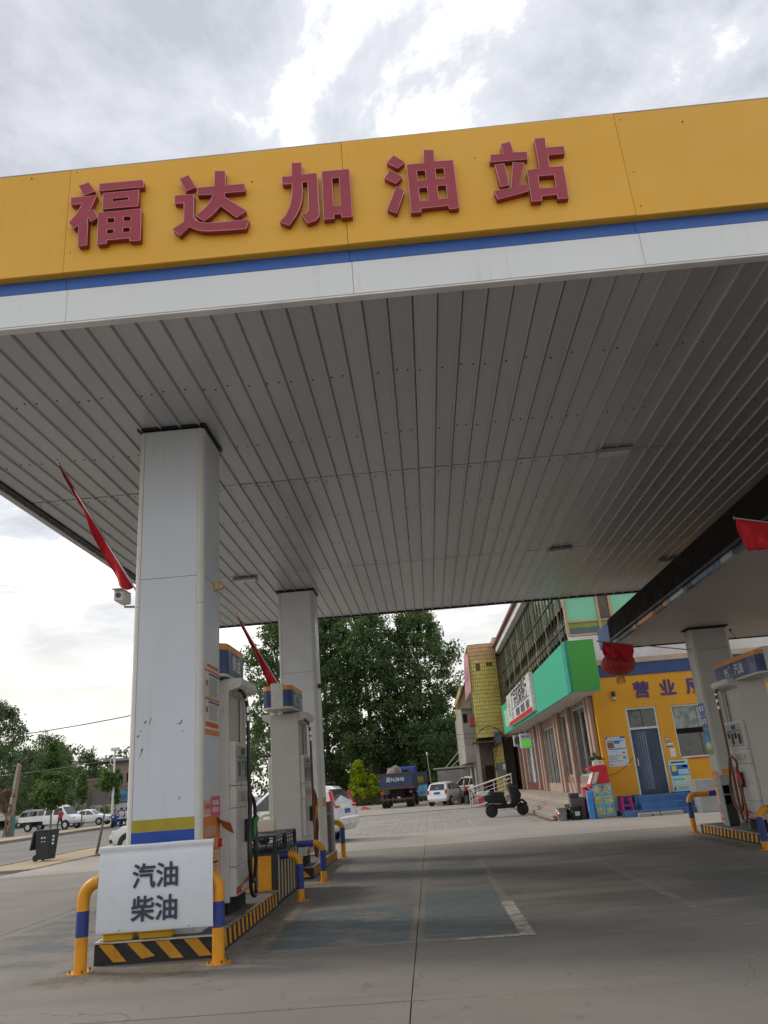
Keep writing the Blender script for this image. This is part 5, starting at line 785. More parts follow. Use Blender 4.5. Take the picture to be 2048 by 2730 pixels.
leaves('foliage', lf_dark, pp, [(5.70,28.1,1.9),(5.80,28.1,1.95),(5.92,28.1,1.9),(5.62,28.08,1.92),(5.98,28.1,1.88),(5.76,28.1,2.05)], 40, .09, .07, ORG[pp.name])
for i, (x, mt, r_, h_, lb) in enumerate(((4.33, mk('bucket_grey', (.20,.205,.21), .6, dirt=.4, var=.2), .175, .41, 'grey plastic bucket standing at the end of the bank steps'), (4.80, black, .20, .42, 'black plastic bucket with white label beside the blue board'))):
    t = thing('bucket', lb, 'bucket', (x, 27.95, 0), 'buckets by the water point'); MB().lathe([(r_*.86,0),(r_,h_-.03),(r_+.012,h_-.03),(r_+.012,h_),(r_-.012,h_),(r_*.84,.03)], (x,27.95,0), 24).build('shell', mt, t, smooth=True); MB().tube([(x-r_,27.95,h_-.05),(x-r_*.7,27.78,h_-.17),(x,27.74,h_-.20),(x+r_*.7,27.78,h_-.17),(x+r_,27.95,h_-.05)], .005, 5).build('handle', steel, t)
    if i: MB().poly([(x-.06,27.95-r_*.965,.14),(x+.10,27.95-r_*.90,.14),(x+.10,27.95-r_*.92,.27),(x-.06,27.95-r_*.985,.27)], (0,-.006,0)).build('label', paper, t)
    else: MB().poly([(x-.172,27.90,.10),(x-.13,27.83,.10),(x-.14,27.83,.30),(x-.18,27.90,.30)], (-.004,-.003,0)).build('label', pinkp, t)
gb = thing('planter_box', 'dark grey concrete box behind the buckets holding two mop sticks', 'box', (4.95, 28.15, 0)); B('box', mk('box_grey', (.14,.125,.115), .8, dirt=.4), gb, 4.68, 5.17, 28.02, 28.30, 0, .70, .01); B('tray', mk('box_dark', (.06,.055,.05), .7), gb, 4.68, 5.0, 28.0, 28.28, .701, .84, .01)
tag(MB().cyl((4.86,28.20,.842),(4.78,28.28,1.72),.012,n=6).build('mop_stick', rust), 'left dark wooden stick leaning from the grey box', 'stick', 'sticks in the grey box'); tag(MB().cyl((5.04,28.24,.72),(4.84,28.3,1.70),.008,n=6).build('mop_stick', rust), 'thinner slanting stick right of the other one in the grey box', 'stick', 'sticks in the grey box')
stl = thing('plastic_stool', 'magenta plastic stool on the lowest blue step', 'stool', (6.45, 27.6, .17)); mag = mk('stool_pink', (.42,.02,.14), .35, dirt=.1); MB().box(6.30,6.60,27.45,27.75,.63,.66).build('seat', mag, stl, bevel=.015)
for sx in (-1, 1):
    for sy in (-1, 1): MB().bar((6.45+sx*.17,27.6+sy*.17,.172),(6.45+sx*.13,27.6+sy*.13,.63),.05,.04).build('leg', mag, stl)
for sy in (-1, 1): B('stretcher', mag, stl, 6.31, 6.59, 27.6+sy*.15-.012, 27.6+sy*.15+.012, .33, .37)
for sx in (-1, 1): B('stretcher', mag, stl, 6.45+sx*.15-.012, 6.45+sx*.15+.012, 27.47, 27.73, .33, .37)
# ---------------- electric scooter ----------------
es = thing('electric_scooter', 'black electric scooter parked on its stand before the bank steps', 'scooter', (2.98, 33.7, 0), rz=.12); sb = mk('scooter_black', (.007,.007,.008), .4, dirt=.08, dcol=(.04,.036,.03))
def swheel(nm, x, r_): w = MB(); w.lathe([(r_-.085,-.05),(r_-.02,-.052),(r_,-.025),(r_,.025),(r_-.02,.052),(r_-.085,.05)], (x,0,r_), 28, ax='y'); o = w.build(nm, rubber, es, smooth=True); MB().lathe([(.03,-.065),(r_-.09,-.054),(r_-.09,.054),(.03,.065)], (x,0,r_), 20, ax='y').build('rim', black, o, smooth=True)
swheel('wheel', -.60, .255); swheel('wheel', .70, .245)
MB().poly([(-.42,-.16,.42),(-.30,-.16,.32),(.36,-.16,.32),(.46,-.16,.42),(.40,-.16,.48),(-.20,-.16,.49),(-.42,-.16,.56)], (0,.32,0)).build('floorboard', sb, es, bevel=.02); MB().poly([(-.86,-.17,.66),(-.62,-.17,.56),(-.42,-.17,.36),(-.02,-.17,.34),(.06,-.17,.54),(-.06,-.17,.88),(-.62,-.17,.92),(-.88,-.17,.84)], (0,.34,0)).build('battery_cover', sb, es, bevel=.04, seg=2, smooth=True)
MB().poly([(-.70,-.14,.86),(-.14,-.14,.82),(.0,-.14,.85),(.0,-.14,.93),(-.20,-.14,.97),(-.66,-.14,1.0)], (0,.28,0)).build('seat', rubber, es, bevel=.04, seg=2, smooth=True); MB().poly([(.24,-.22,.36),(.48,-.22,.38),(.68,-.22,.80),(.52,-.20,1.12),(.16,-.18,1.20),(.24,-.22,.80)], (0,.40,0)).build('leg_shield', sb, es, bevel=.04, seg=2, smooth=True)
MB().poly([(.36,-.10,1.0),(.50,-.10,.80),(.62,-.08,.78),(.66,-.08,.84),(.50,-.10,1.05),(.30,-.12,1.18),(.20,-.10,1.16)], (0,.20,0)).build('front_cowl', sb, es, bevel=.04, seg=2, smooth=True); MB().tube([(.70,-.07,.245),(.58,-.07,.62),(.46,-.03,.95)], .024, 8).tube([(.70,.07,.245),(.58,.07,.62),(.46,.03,.95)], .024, 8).build('fork', sb, es, smooth=True); MB().poly([(.52,-.06,.56),(.72,-.06,.54),(.90,-.06,.40),(.92,-.06,.46),(.76,-.06,.62),(.54,-.06,.66)], (0,.12,0)).build('front_fender', sb, es, bevel=.02); MB().poly([(-.88,-.06,.40),(-.84,-.06,.52),(-.62,-.06,.58),(-.50,-.06,.55),(-.52,-.06,.52),(-.64,-.06,.54),(-.80,-.06,.48)], (0,.12,0)).build('rear_fender', sb, es)
MB().tube([(.18,-.34,1.13),(.24,-.20,1.19),(.28,0,1.20),(.24,.20,1.19),(.18,.34,1.13)], .016, 8).build('handlebar', sb, es, smooth=True); MB().tube([(.17,-.36,1.12),(.21,-.25,1.165)], .022, 8).build('grip', rubber, es, smooth=True); MB().tube([(.17,.36,1.12),(.21,.25,1.165)], .022, 8).build('grip', rubber, es, smooth=True); MB().box(.26,.40,-.08,.08,1.17,1.24).build('instrument', sb, es, bevel=.03)
for sy in (-1, 1): MB().tube([(.22,sy*.22,1.18),(.20,sy*.28,1.32),(.18,sy*.30,1.40)], .007, 6).build('mirror_stem', sb, es); MB().box(.16,.19,sy*.30-.055,sy*.30+.055,1.39,1.49).build('mirror', chrome, es, bevel=.012)
rk_ = mk('rack_silver', (.55,.55,.55), .3, .7, bmp=0); MB().tube([(-.50,-.15,.55),(-.62,-.16,.90),(-.90,-.15,.92),(-.90,.15,.92),(-.62,.16,.90),(-.50,.15,.55)], .012, 6).tube([(-.10,-.16,.50),(-.45,-.17,.52),(-.66,-.16,.55)], .010, 6).tube([(.40,-.18,.45),(.54,-.19,.75),(.62,-.17,.82)], .010, 6).build('crash_bar', rk_, es, smooth=True); MB().tube([(-.10,-.08,.34),(-.06,-.20,.02)], .012, 6).build('kickstand', rk_, es); MB().tube([(-.60,-.09,.26),(-.25,-.10,.38)], .03, 8).build('swing_arm', sb, es, smooth=True); MB().box(-.93,-.90,-.06,.06,.78,.86).build('tail_light', tailr, es); MB().lathe([(.06,0),(.05,.03)], (.62,0,.92), 14, ax='x').build('headlight', lampc, es)
# ---------------- cars ----------------
def car(name, label, cat, loc, heading, st, w, paint, wins, ws=None, rw=None, wheels=(), wr=.31, lights=(), plates=(), extra=None):
    """st: stations (x, zlow, zbelt, zroof, width factor), front at +x"""
    t = thing(name, label, cat, loc, 'parked vehicles', rz=heading); st = sorted(st); nh = 8; V = []
    def ring(x, zl, zb, zr, k):
        hw = w/2*k; rise = max(0, zr-zb); wr_ = hw*.97-rise*.30
        return [(x,0,zl),(x,hw*.82,zl),(x,hw*.96,zl+.10),(x,hw,(zl+zb)/2+.05),(x,hw*.97,zb),(x,wr_,zb+rise*.86 if rise > .05 else zb+.01),(x,wr_*.80,zr if rise > .05 else zb+.035),(x,0,zr+(.02 if rise > .05 else .05))]
    for s_ in st:
        h_ = ring(*s_); V += h_+[(a, -b, c) for a, b, c in reversed(h_[1:-1])]
    n_ = 2*nh-2; F = [(i*n_+j, i*n_+(j+1) % n_, (i+1)*n_+(j+1) % n_, (i+1)*n_+j) for i in range(len(st)-1) for j in range(n_)]+[tuple(range(n_-1,-1,-1)), tuple((len(st)-1)*n_+j for j in range(n_))]
    MB().add(V, F).build('body', paint, t, smooth=True)
    def at(x):
        for a, b in zip(st[:-1], st[1:]):
            if a[0] <= x <= b[0]: u = (x-a[0])/(b[0]-a[0]+1e-9); return [a[i]+(b[i]-a[i])*u for i in range(5)]
        return st[0] if x < st[0][0] else st[-1]
    def side(x, z):
        _, zl, zb, zr, k = at(x); hw = w/2*k; rise = max(.01, zr-zb); wr_ = hw*.97-rise*.30; u = (z-zb)/(rise*.86); return hw*.97+(wr_-hw*.97)*u
    for poly in wins:
        for sy in (1, -1):
            cx_ = sum(p[0] for p in poly)/len(poly); cz_ = sum(p[1] for p in poly)/len(poly); P = [(x, sy*(side(x, z)+.008), z) for x, z in poly]; Q = [(x, sy*(side(x, z)-.03), z) for x, z in poly]; k = len(P)
            MB().add(P+Q, [tuple(range(k)), tuple(range(2*k-1,k-1,-1))]+[(i, (i+1) % k, (i+1) % k+k, i+k) for i in range(k)]).build('side_window', cglass, t)
    for nm, scr_ in (('windscreen', ws), ('rear_window', rw)):
        if scr_:
            (xa, za, wa), (xb, zb_, wb_) = scr_; off = .045*(1 if nm == 'windscreen' else -1); MB().poly([(xa+off,-wa,za),(xa+off,wa,za),(xb+off,wb_,zb_),(xb+off,-wb_,zb_)], (-off*1.6,0,-.01)).build(nm, cglass, t)
    for x in wheels:
        for sy in (1, -1):
            y = sy*(w/2-.09); MB().lathe([(wr+.045,-.02),(wr+.045,.0)] if sy > 0 else [(wr+.045,0),(wr+.045,.02)], (x, sy*(w/2+.004), wr+.02), 24, ax='y').build('wheel_arch', black, t)
            wh = MB().lathe([(wr*.62,-.10),(wr-.02,-.105),(wr,-.06),(wr,.06),(wr-.02,.105),(wr*.62,.10)], (x, y+sy*.02, wr), 26, ax='y').build('wheel', rubber, t, smooth=True); MB().lathe([(wr*.30,-.112),(wr*.58,-.104),(wr*.58,.104),(wr*.30,.112)], (x, y+sy*.02, wr), 20, ax='y').build('rim', cars, wh)
            for k in range(5): a = k*1.2566; MB().bar((x+.05*math.cos(a), y+sy*.136, wr+.05*math.sin(a)), (x+wr*.55*math.cos(a), y+sy*.126, wr+wr*.55*math.sin(a)), .012, wr*.16).build('spoke', chrome, wh)
    for nm, mt, x, y, z, sx, sy_, sz in lights:
        for s_ in (1, -1): MB().box(x-sx,x+sx,s_*y-sy_,s_*y+sy_,z-sz,z+sz).build(nm, mt, t, bevel=min(sx,sy_,sz)*.5, seg=2)
    for x, z in plates: B('number_plate', plate, t, x-.012, x+.012, -.22, .22, z-.07, z+.07)
    if extra: extra(t)
    return t
suv_st = [(-2.24,.45,.62,.62,.80),(-2.20,.36,.95,.95,.93),(-2.12,.32,1.05,1.12,.97),(-1.95,.30,1.08,1.45,.99),(-1.70,.28,1.06,1.66,1),(-1.2,.26,1.04,1.72,1),(-.2,.26,1.02,1.74,1),(.35,.26,1.0,1.66,1),(.75,.27,.99,1.38,1),(1.15,.28,.98,1.04,1),(1.7,.29,.90,.90,.98),(2.05,.30,.80,.80,.92),(2.22,.36,.66,.66,.80)]
def suv_extra(t):
    for sy in (1, -1): tl = MB().bar((-2.10,sy*.80,1.06),(-1.96,sy*.735,1.52),.13,.10).build('tail_light', tailr, t, bevel=.02); MB().box(-2.19,-2.08,min(sy*.52,sy*.84),max(sy*.52,sy*.84),1.00,1.10).build('lamp_strip', tailr, tl, bevel=.02)
    B('bumper', carw, t, -2.32, -2.16, -.78, .78, .46, .74, .05); B('exhaust', black, t, -2.25, -2.1, .45, .6, .27, .33); B('badge', chrome, t, -2.222, -2.20, -.08, .08, .86, .92)
    for sy in (1, -1): MB().tube([(-1.6,sy*.55,1.74),(-1.5,sy*.56,1.79),(.1,sy*.56,1.81),(.2,sy*.55,1.76)], .018, 6).build('roof_rail', black, t); MB().box(.62,.78,sy*.98-.09,sy*.98+.09,1.02,1.16).build('mirror', carw, t, bevel=.03)
car('white_suv', 'white SUV seen from behind between the pumps, large red tail lamp', 'car', (-4.88, 26.98, 0), math.pi-.30, suv_st, 1.82, carw, [[(-1.75,1.12),(-1.62,1.52),(-1.15,1.60),(-1.15,1.10)],[(-1.08,1.10),(-1.08,1.61),(-.28,1.63),(-.28,1.07)],[(-.20,1.07),(-.20,1.63),(.30,1.57),(.85,1.08)]], ((1.12,1.06,.66),(.42,1.60,.56)), ((-2.07,1.12,.64),(-1.86,1.58,.56)), (-1.32,1.36), .33, [('headlight', lampc, 2.08, .66, .78, .10, .14, .07)], [(-2.208, .90)], suv_extra)
comp_st = [(-1.95,.40,.60,.60,.85),(-1.90,.30,.92,.92,.95),(-1.6,.27,.98,1.30,1),(-1.2,.25,.97,1.46,1),(-.2,.25,.95,1.50,1),(.3,.25,.94,1.42,1),(.75,.26,.94,1.15,1),(1.02,.26,.94,.96,1),(1.5,.28,.86,.86,.97),(1.78,.30,.76,.76,.90),(1.95,.38,.62,.62,.78)]
car('white_hatchback', 'white car whose nose shows left of the front column by the road', 'car', (-9.35, 28.75, 0), math.pi, comp_st, 1.70, carw, [[(-1.1,1.02),(-1.1,1.34),(-.25,1.39),(-.25,1.0)],[(-.17,1.0),(-.17,1.39),(.28,1.33),(.80,1.0)]], ((1.0,.99,.62),(.36,1.38,.52)), None, (-1.2,1.22), .32, [('headlight', lampc, 1.72, .62, .72, .14, .12, .07), ('fog_lamp', black, 1.88, .60, .45, .06, .12, .06)], [(1.965,.50)])
qq_st = [(-1.75,.40,.60,.60,.88),(-1.71,.30,.90,.90,.96),(-1.64,.28,.95,1.10,.98),(-1.46,.27,.96,1.40,1),(-1.2,.26,.95,1.47,1),(-.2,.26,.94,1.49,1),(.35,.26,.93,1.40,1),(.80,.26,.92,1.08,1),(1.0,.27,.92,.94,1),(1.4,.28,.85,.85,.97),(1.65,.30,.74,.74,.9),(1.75,.38,.6,.6,.8)]
car('small_hatchback', 'small white hatchback with blue plate parked beside the dump truck', 'car', (1.05, 55.4, 0), math.pi/2-.42, qq_st, 1.50, carw, [[(-1.3,1.0),(-1.22,1.34),(-.85,1.38),(-.85,.99)],[(-.78,.99),(-.78,1.38),(-.05,1.40),(-.05,.98)],[(.02,.98),(.02,1.39),(.32,1.33),(.80,.97)]], ((.98,.97,.56),(.40,1.36,.48)), ((-1.66,.99,.55),(-1.47,1.36,.47)), (-1.12,1.12), .28, [('tail_light', tailr, -1.70, .64, .86, .05, .07, .14)], [(-1.745,.80)], lambda t: B('bumper', carw, t, -1.80, -1.66, -.68, .68, .36, .58, .05))
car('parked_suv', 'white car half hidden behind the small hatchback near the grey shed', 'car', (3.1, 63.5, 0), math.pi/2+.5, suv_st, 1.8, carw, [[(-1.75,1.12),(-1.62,1.52),(-1.15,1.60),(-1.15,1.10)],[(-1.08,1.10),(-1.08,1.61),(-.28,1.63),(-.28,1.07)],[(-.20,1.07),(-.20,1.63),(.30,1.57),(.85,1.08)]], None, ((-2.07,1.12,.64),(-1.86,1.58,.56)), (-1.32,1.36), .33, [('tail_light', tailr, -2.1, .75, 1.1, .05, .07, .16)])
van_st = [(-1.95,.40,.70,.70,.92),(-1.92,.32,1.05,1.05,.98),(-1.86,.30,1.08,1.70,1),(-1.5,.28,1.08,1.86,1),(.6,.28,1.08,1.88,1),(1.0,.28,1.06,1.78,1),(1.45,.28,1.02,1.35,1),(1.72,.30,.98,1.02,.98),(1.92,.34,.80,.80,.94),(1.98,.40,.6,.6,.85)]
car('silver_minivan', 'silver minivan parked across the road below the trees, facing left', 'van', (-47.6, 95, 0), math.pi-.05, van_st, 1.65, cars, [[(-1.7,1.16),(-1.7,1.66),(-.95,1.68),(-.95,1.16)],[(-.85,1.16),(-.85,1.68),(.15,1.68),(.15,1.15)],[(.25,1.15),(.25,1.67),(.95,1.60),(1.42,1.10)]], ((1.68,1.06,.62),(1.05,1.72,.56)), None, (-1.2,1.25), .29, [('tail_light', tailr, -1.9, .72, 1.1, .05, .06, .14)])
car('white_sedan', 'white sedan nose poking out ahead of the crew-cab pickup', 'car', (-33.2, 77.5, 0), -.05, [(-2.2,.4,.7,.7,.85),(-2.1,.3,.95,.95,.95),(-1.5,.28,.96,1.02,1),(-1.0,.27,.95,1.36,1),(-.3,.26,.94,1.46,1),(.3,.26,.93,1.40,1),(.9,.27,.93,.98,1),(1.6,.28,.86,.86,.97),(2.0,.3,.76,.76,.9),(2.2,.38,.6,.6,.8)], 1.78, carw, [[(-.95,1.0),(-.6,1.34),(-.1,1.38),(-.1,.99)],[(-.02,.99),(-.02,1.38),(.3,1.32),(.8,.98)]], ((.95,1.0,.62),(.36,1.36,.52)), None, (-1.35,1.35), .32, [('headlight', lampc, 2.0, .65, .72, .12, .14, .07), ('grille', black, 2.17, .3, .6, .04, .25, .1)], [(2.21,.5)])
def pick_extra(t):
    B('cargo_floor', rust, t, -2.95, -.45, -.78, .78, .78, .86); [B('cargo_side', carw, t, -2.95, -.45, s_*.80-.03, s_*.80+.03, .80, 1.22) for s_ in (1, -1)]; B('tailgate', carw, t, -2.98, -2.92, -.80, .80, .80, 1.22); B('chassis', black, t, -2.9, .2, -.4, .4, .5, .78); B('headlight', lampc, t, 2.55, 2.72, -.80, -.52, .85, 1.02, .03); B('headlight', lampc, t, 2.55, 2.72, .52, .80, .85, 1.02, .03)
    for s_ in (1, -1): B('mirror', black, t, 1.35, 1.5, s_*.98-.08, s_*.98+.08, 1.2, 1.4, .02)
car('crew_cab_pickup', 'white crew-cab pickup parked side-on across the road behind the man', 'pickup', (-33.6, 70.7, 0), -.22, [(-.42,.5,1.10,1.10,.96),(-.40,.45,1.15,1.95,1),(.2,.42,1.15,2.02,1),(1.0,.40,1.14,2.0,1),(1.4,.40,1.13,1.86,1),(1.95,.40,1.10,1.22,1),(2.4,.42,1.02,1.02,.98),(2.72,.45,.85,.85,.94),(2.80,.52,.70,.70,.85)], 1.72, carw, [[(-.25,1.25),(-.25,1.80),(.45,1.82),(.45,1.24)],[(.6,1.24),(.6,1.82),(1.2,1.76),(1.75,1.22)]], ((1.98,1.22,.66),(1.42,1.86,.58)), None, (-1.9,1.9), .36, (), (), pick_extra)
# big trucks built from blocks with their own cabs
def wheels_(t, pts, r_=.48, wd=.28):
    for x, y in pts: w = MB().lathe([(r_*.5,-wd/2),(r_-.03,-wd/2),(r_,-wd/2+.05),(r_,wd/2-.05),(r_-.03,wd/2),(r_*.5,wd/2)], (x,y,r_), 22, ax='x').build('wheel', rubber, t, smooth=True); MB().lathe([(r_*.48,-wd/2+.03),(r_*.48,wd/2-.03)], (x,y,r_), 16, ax='x').build('rim', gpaint, w)
tblue = mk('truck_blue', (.04,.06,.125), .55, dirt=.45, var=.12, scale=2, dcol=(.12,.11,.10)); tcab = mk('cab_blue', (.025,.065,.32), .4, dirt=.15)
tr = thing('dump_truck', 'blue dump truck seen from the rear with numbers on its tailgate', 'truck', (-2.45, 57, 0), rz=-.06)
bed = MB().box(-1.2,1.2,.0,.06,1.38,2.24).build('tailgate', tblue, tr); [B('rib', tblue, bed, x-.03, x+.03, -.035, -.001, 1.40, 2.22) for x in (-1.15,-.95,-.7,-.45,-.2,.05,.3,.55,.8,1.12)]; B('top_rail', rust, tr, -1.28, 1.28, -.04, .08, 2.241, 2.31); B('bed_side', tblue, tr, -1.22, -1.16, .07, 4.2, 1.38, 2.24); B('bed_side', tblue, tr, 1.16, 1.22, .07, 4.2, 1.38, 2.24); B('bed_floor', rust, tr, -1.16, 1.16, .07, 4.2, 1.38, 1.46); B('sub_frame', rust, tr, -1.25, 1.25, -.05, 4.2, 1.24, 1.379); B('chassis', rdark, tr, -.5, .5, .0, 5.8, .72, 1.239); B('rear_bumper', rust, tr, -1.15, 1.15, -.02, .06, .52, .62); B('bumper_bracket', rdark, tr, -.6, -.5, .0, .08, .62, .9); B('bumper_bracket', rdark, tr, .5, .6, .0, .08, .62, .9)
B('tail_light', tailr, tr, -1.12, -.86, -.06, -.001, .92, 1.10, .02); B('tail_light', tailr, tr, .92, 1.10, -.06, -.001, .92, 1.06, .02); text('lettering', '冀F63848', .36, letterw, (-.05, -.045, 1.86), (1,0,0), tr, .0, .002, sx=.9); B('mud_flap', rubber, tr, -1.15, -.55, 1.35, 1.38, .25, .75); B('mud_flap', rubber, tr, .55, 1.15, 1.35, 1.38, .25, .75)
wheels_(tr, [(-1.02,.85),(-.72,.85),(1.02,.85),(.72,.85),(-1.0,4.9),(1.0,4.9)], .46, .26); cabo = MB().box(-1.1,1.1,4.5,6.1,1.0,2.78).build('cab', tcab, tr, bevel=.12, seg=3, smooth=True); B('rear_window', cglass, cabo, -.7, .7, 4.485, 4.499, 2.1, 2.55)
hp = thing('tarpaulin_heap', 'brown crumpled tarpaulin heap sticking out of the dump truck bed', 'tarpaulin', (-2.6, 58, 1.5)); V = []; nn = 22
for i in range(nn+1):
    for j in range(nn+1): u, w_ = i/nn*2-1, j/nn*2-1; r2 = u*u+w_*w_; V.append((-2.55+u*.75, 58.1+w_*.9, 1.48+1.32*max(0,1-r2*.75)**.8+.10*math.sin(7*u+3*w_)*math.cos(5*w_)+random.uniform(-.02,.02)))
MB().add(V, [(i*(nn+1)+j, (i+1)*(nn+1)+j, (i+1)*(nn+1)+j+1, i*(nn+1)+j+1) for i in range(nn) for j in range(nn)]).build('cover', mk('tarp_brown', (.20,.145,.115), .85, var=.25, scale=4, bmp=.3, bsc=20), hp, smooth=True); MB().tube([(-2.9,57.4,2.35),(-2.7,57.8,2.74),(-2.5,58.1,2.84),(-2.2,57.8,2.7),(-2.0,57.4,2.35)], .012, 5).build('rope', steel, hp)
mxr = thing('mixer_truck', 'cream tanker truck with green and yellow drum parked by the brown building', 'truck', (-66.5, 150, 0), rz=-.12); ccab = mk('cab_cream', (.50,.47,.38), .5, dirt=.2); lime = mk('drum_lime', (.34,.50,.06), .4, dirt=.15); lgr = mk('drum_green', (.04,.34,.14), .4, dirt=.15); orr = mk('boom_orange', (.50,.16,.04), .5)
cb_ = MB().box(-4.4,-.9,-1.2,1.2,.9,3.2).build('cab', ccab, mxr, bevel=.15, seg=2); B('windscreen', cglass, cb_, -4.0, -1.6, -1.225, -1.202, 1.9, 2.8); B('side_window', cglass, cb_, -.92, -.885, -.9, .6, 1.9, 2.8); MB().lathe([(.4,-.6),(.95,0),(1.05,1.4),(.9,2.6),(.5,3.1)], (-.1,0,2.3), 20, ax='x').build('drum', lime, mxr, smooth=True); MB().lathe([(.3,0),(.3,2.2)], (.3,0,3.35), 12, ax='x').build('hopper', lgr, mxr, smooth=True); B('chassis', rdark, mxr, -4, 4.0, -.5, .5, .7, 1.2); MB().bar((2.9,0,1.2),(3.3,0,3.9),.4,.4).build('boom', orr, mxr); MB().bar((2.0,0,3.8),(3.5,0,4.0),.3,.35).build('boom', rust, mxr)
for x in (-3.2,1.2,2.4):
    for y in (-1,1): MB().lathe([(.25,-.14),(.5,-.14),(.52,0),(.5,.14),(.25,.14)], (x,y,.52), 18, ax='y').build('wheel', rubber, mxr, smooth=True)
ct = thing('cargo_tricycle_truck', 'cream light truck cut by the left frame edge across the road', 'truck', (-49.5, 89, 0)); MB().box(-53,-46.6,88.2,90,.95,1.35).build('cargo_bed', carc, ct, bevel=.02); B('cab', carc, ct, -52.5, -48.2, 88.3, 89.9, 1.351, 2.05, .08); B('rear_window', mk('tan_window', (.30,.27,.2), .2), ct, -51.9, -48.8, 88.27, 88.295, 1.5, 1.95); B('skirt', rdark, ct, -52.5, -47.8, 88.4, 89.8, .45, .949); B('number_plate', plate, ct, -49.9, -49.4, 88.17, 88.195, .7, .85); wheels_(ct, [(-51.6,88.6),(-48.3,88.6)], .36, .24)
# ---------------- people across the road ----------------
def person(label, loc, rz, joints, edges, radii, shirt, trou, skin, zsplit, zneck, hair=True, name='person'):
    me = bpy.data.meshes.new('skeleton'); me.from_pydata(joints, edges, []); ob = bpy.data.objects.new('tmp', me); COL.objects.link(ob); sk = ob.modifiers.new('s', 'SKIN'); 
    for v_, r_ in zip(me.skin_vertices[0].data, radii): v_.radius = r_ if isinstance(r_, tuple) else (r_, r_)
    me.skin_vertices[0].data[0].use_root = True; ob.modifiers.new('d', 'SUBSURF').levels = 2; dg = bpy.context.evaluated_depsgraph_get(); m2 = bpy.data.meshes.new_from_object(ob.evaluated_get(dg)); COL.objects.unlink(ob); bpy.data.objects.remove(ob)
    m2.materials.clear(); [m2.materials.append(x) for x in (shirt, trou, skin, rubber)]
    for p in m2.polygons: z = p.center.z; p.material_index = 3 if z < .09 else 1 if z < zsplit else 0 if z < zneck else 2; p.use_smooth = True
    t = thing(name, label, 'person', loc, rz=rz); o = link('body', m2, t)
    if hair:
        hx, hy, hz_ = joints[3]; MB().lathe([(.03,.155),(.085,.13),(.108,.06),(.112,0),(.10,-.05)], (hx, hy-.015, hz_+.0), 16).build('hair', rubber, t, smooth=True)
    return t
skin = mk('skin', (.40,.25,.18), .6, dirt=0, bmp=0)
J = [(0,0,.95),(0,0,1.18),(0,0,1.42),(0,.02,1.62),(-.10,0,.90),(-.13,.16,.50),(-.14,.10,.08),(-.14,.24,.05),(.10,0,.90),(.12,-.08,.50),(.13,-.22,.10),(.13,-.10,.05),(-.20,0,1.40),(-.25,-.05,1.12),(-.24,.08,.88),(.20,0,1.40),(.26,.02,1.12),(.25,.14,.90),(0,0,1.50)]
ED = [(0,1),(1,2),(2,18),(18,3),(0,4),(4,5),(5,6),(6,7),(0,8),(8,9),(9,10),(10,11),(2,12),(12,13),(13,14),(2,15),(15,16),(16,17)]
RD = [(.16,.12),(.15,.11),(.14,.10),(.10,.11),.095,.065,.045,.035,.095,.065,.045,.035,.06,.045,.032,.06,.045,.032,.055]
person('man in a red shirt and dark trousers walking beside the white pickup', (-31.6, 67.8, 0), math.radians(75), J, ED, RD, mk('shirt_red', (.45,.06,.07), .8, bmp=0), mk('trousers_dark', (.02,.02,.025), .8, bmp=0), skin, .93, 1.47)
JS = [(0,0,.62),(0,.02,.86),(0,.03,1.08),(0,.05,1.30),(-.10,.05,.60),(-.12,.42,.62),(-.12,.44,.22),(-.12,.56,.18),(.10,.05,.60),(.12,.42,.62),(.12,.44,.22),(.12,.56,.18),(-.19,.03,1.06),(-.24,.18,.86),(-.20,.42,.88),(.19,.03,1.06),(.24,.18,.86),(.20,.42,.88),(0,.03,1.17)]
ty = thing('cargo_tricycle', 'blue cargo tricycle carrying two people along the far kerb', 'tricycle', (-24.4, 62.6, 0), rz=math.radians(172)); tb_ = mk('trike_blue', (.03,.06,.22), .5, dirt=.2); MB().box(-.55,.55,-1.7,-.35,.62,1.0).build('cargo_box', tb_, ty, bevel=.02); B('seat', rubber, ty, -.45, .45, -.38, .10, .42, .56, .03); B('backrest', tb_, ty, -.5, .5, -.42, -.36, .56, 1.25, .03); B('floor', tb_, ty, -.35, .35, -.3, .85, .14, .20); MB().poly([(-.28,.80,.20),(.28,.80,.20),(.22,.95,.95),(-.22,.95,.95)], (0,.06,0)).build('front_shield', tb_, ty, bevel=.02); MB().tube([(-.32,.62,.98),(0,.78,1.0),(.32,.62,.98)], .018, 8).build('handlebar', black, ty); MB().lathe([(.04,0),(.07,.05)], (0,1.0,.8), 14, ax='y').build('headlight', lampc, ty)
for x, y in ((0,1.05),(-.55,-1.1),(.55,-1.1)): MB().lathe([(.16,-.05),(.24,-.05),(.26,0),(.24,.05),(.16,.05)], (x,y,.26), 20, ax='x').build('wheel', rubber, ty, smooth=True)
MB().box(-.9,.9,-2.6,-1.75,.5,.95).build('trailer_box', tb_, ty, bevel=.02)
person('driver in a pale shirt and blue trousers sitting on the tricycle', (-24.3, 62.6, 0), math.radians(172), JS, ED, RD, mk('shirt_pale', (.48,.44,.46), .8, bmp=0), mk('trousers_blue', (.04,.08,.22), .8, bmp=0), skin, .64, 1.14); person('passenger in a white top sitting right of the tricycle driver', (-23.92, 62.75, 0), math.radians(172), JS, ED, RD, mk('shirt_white', (.55,.55,.56), .8, bmp=0), mk('trousers_navy', (.03,.05,.14), .8, bmp=0), skin, .64, 1.14)
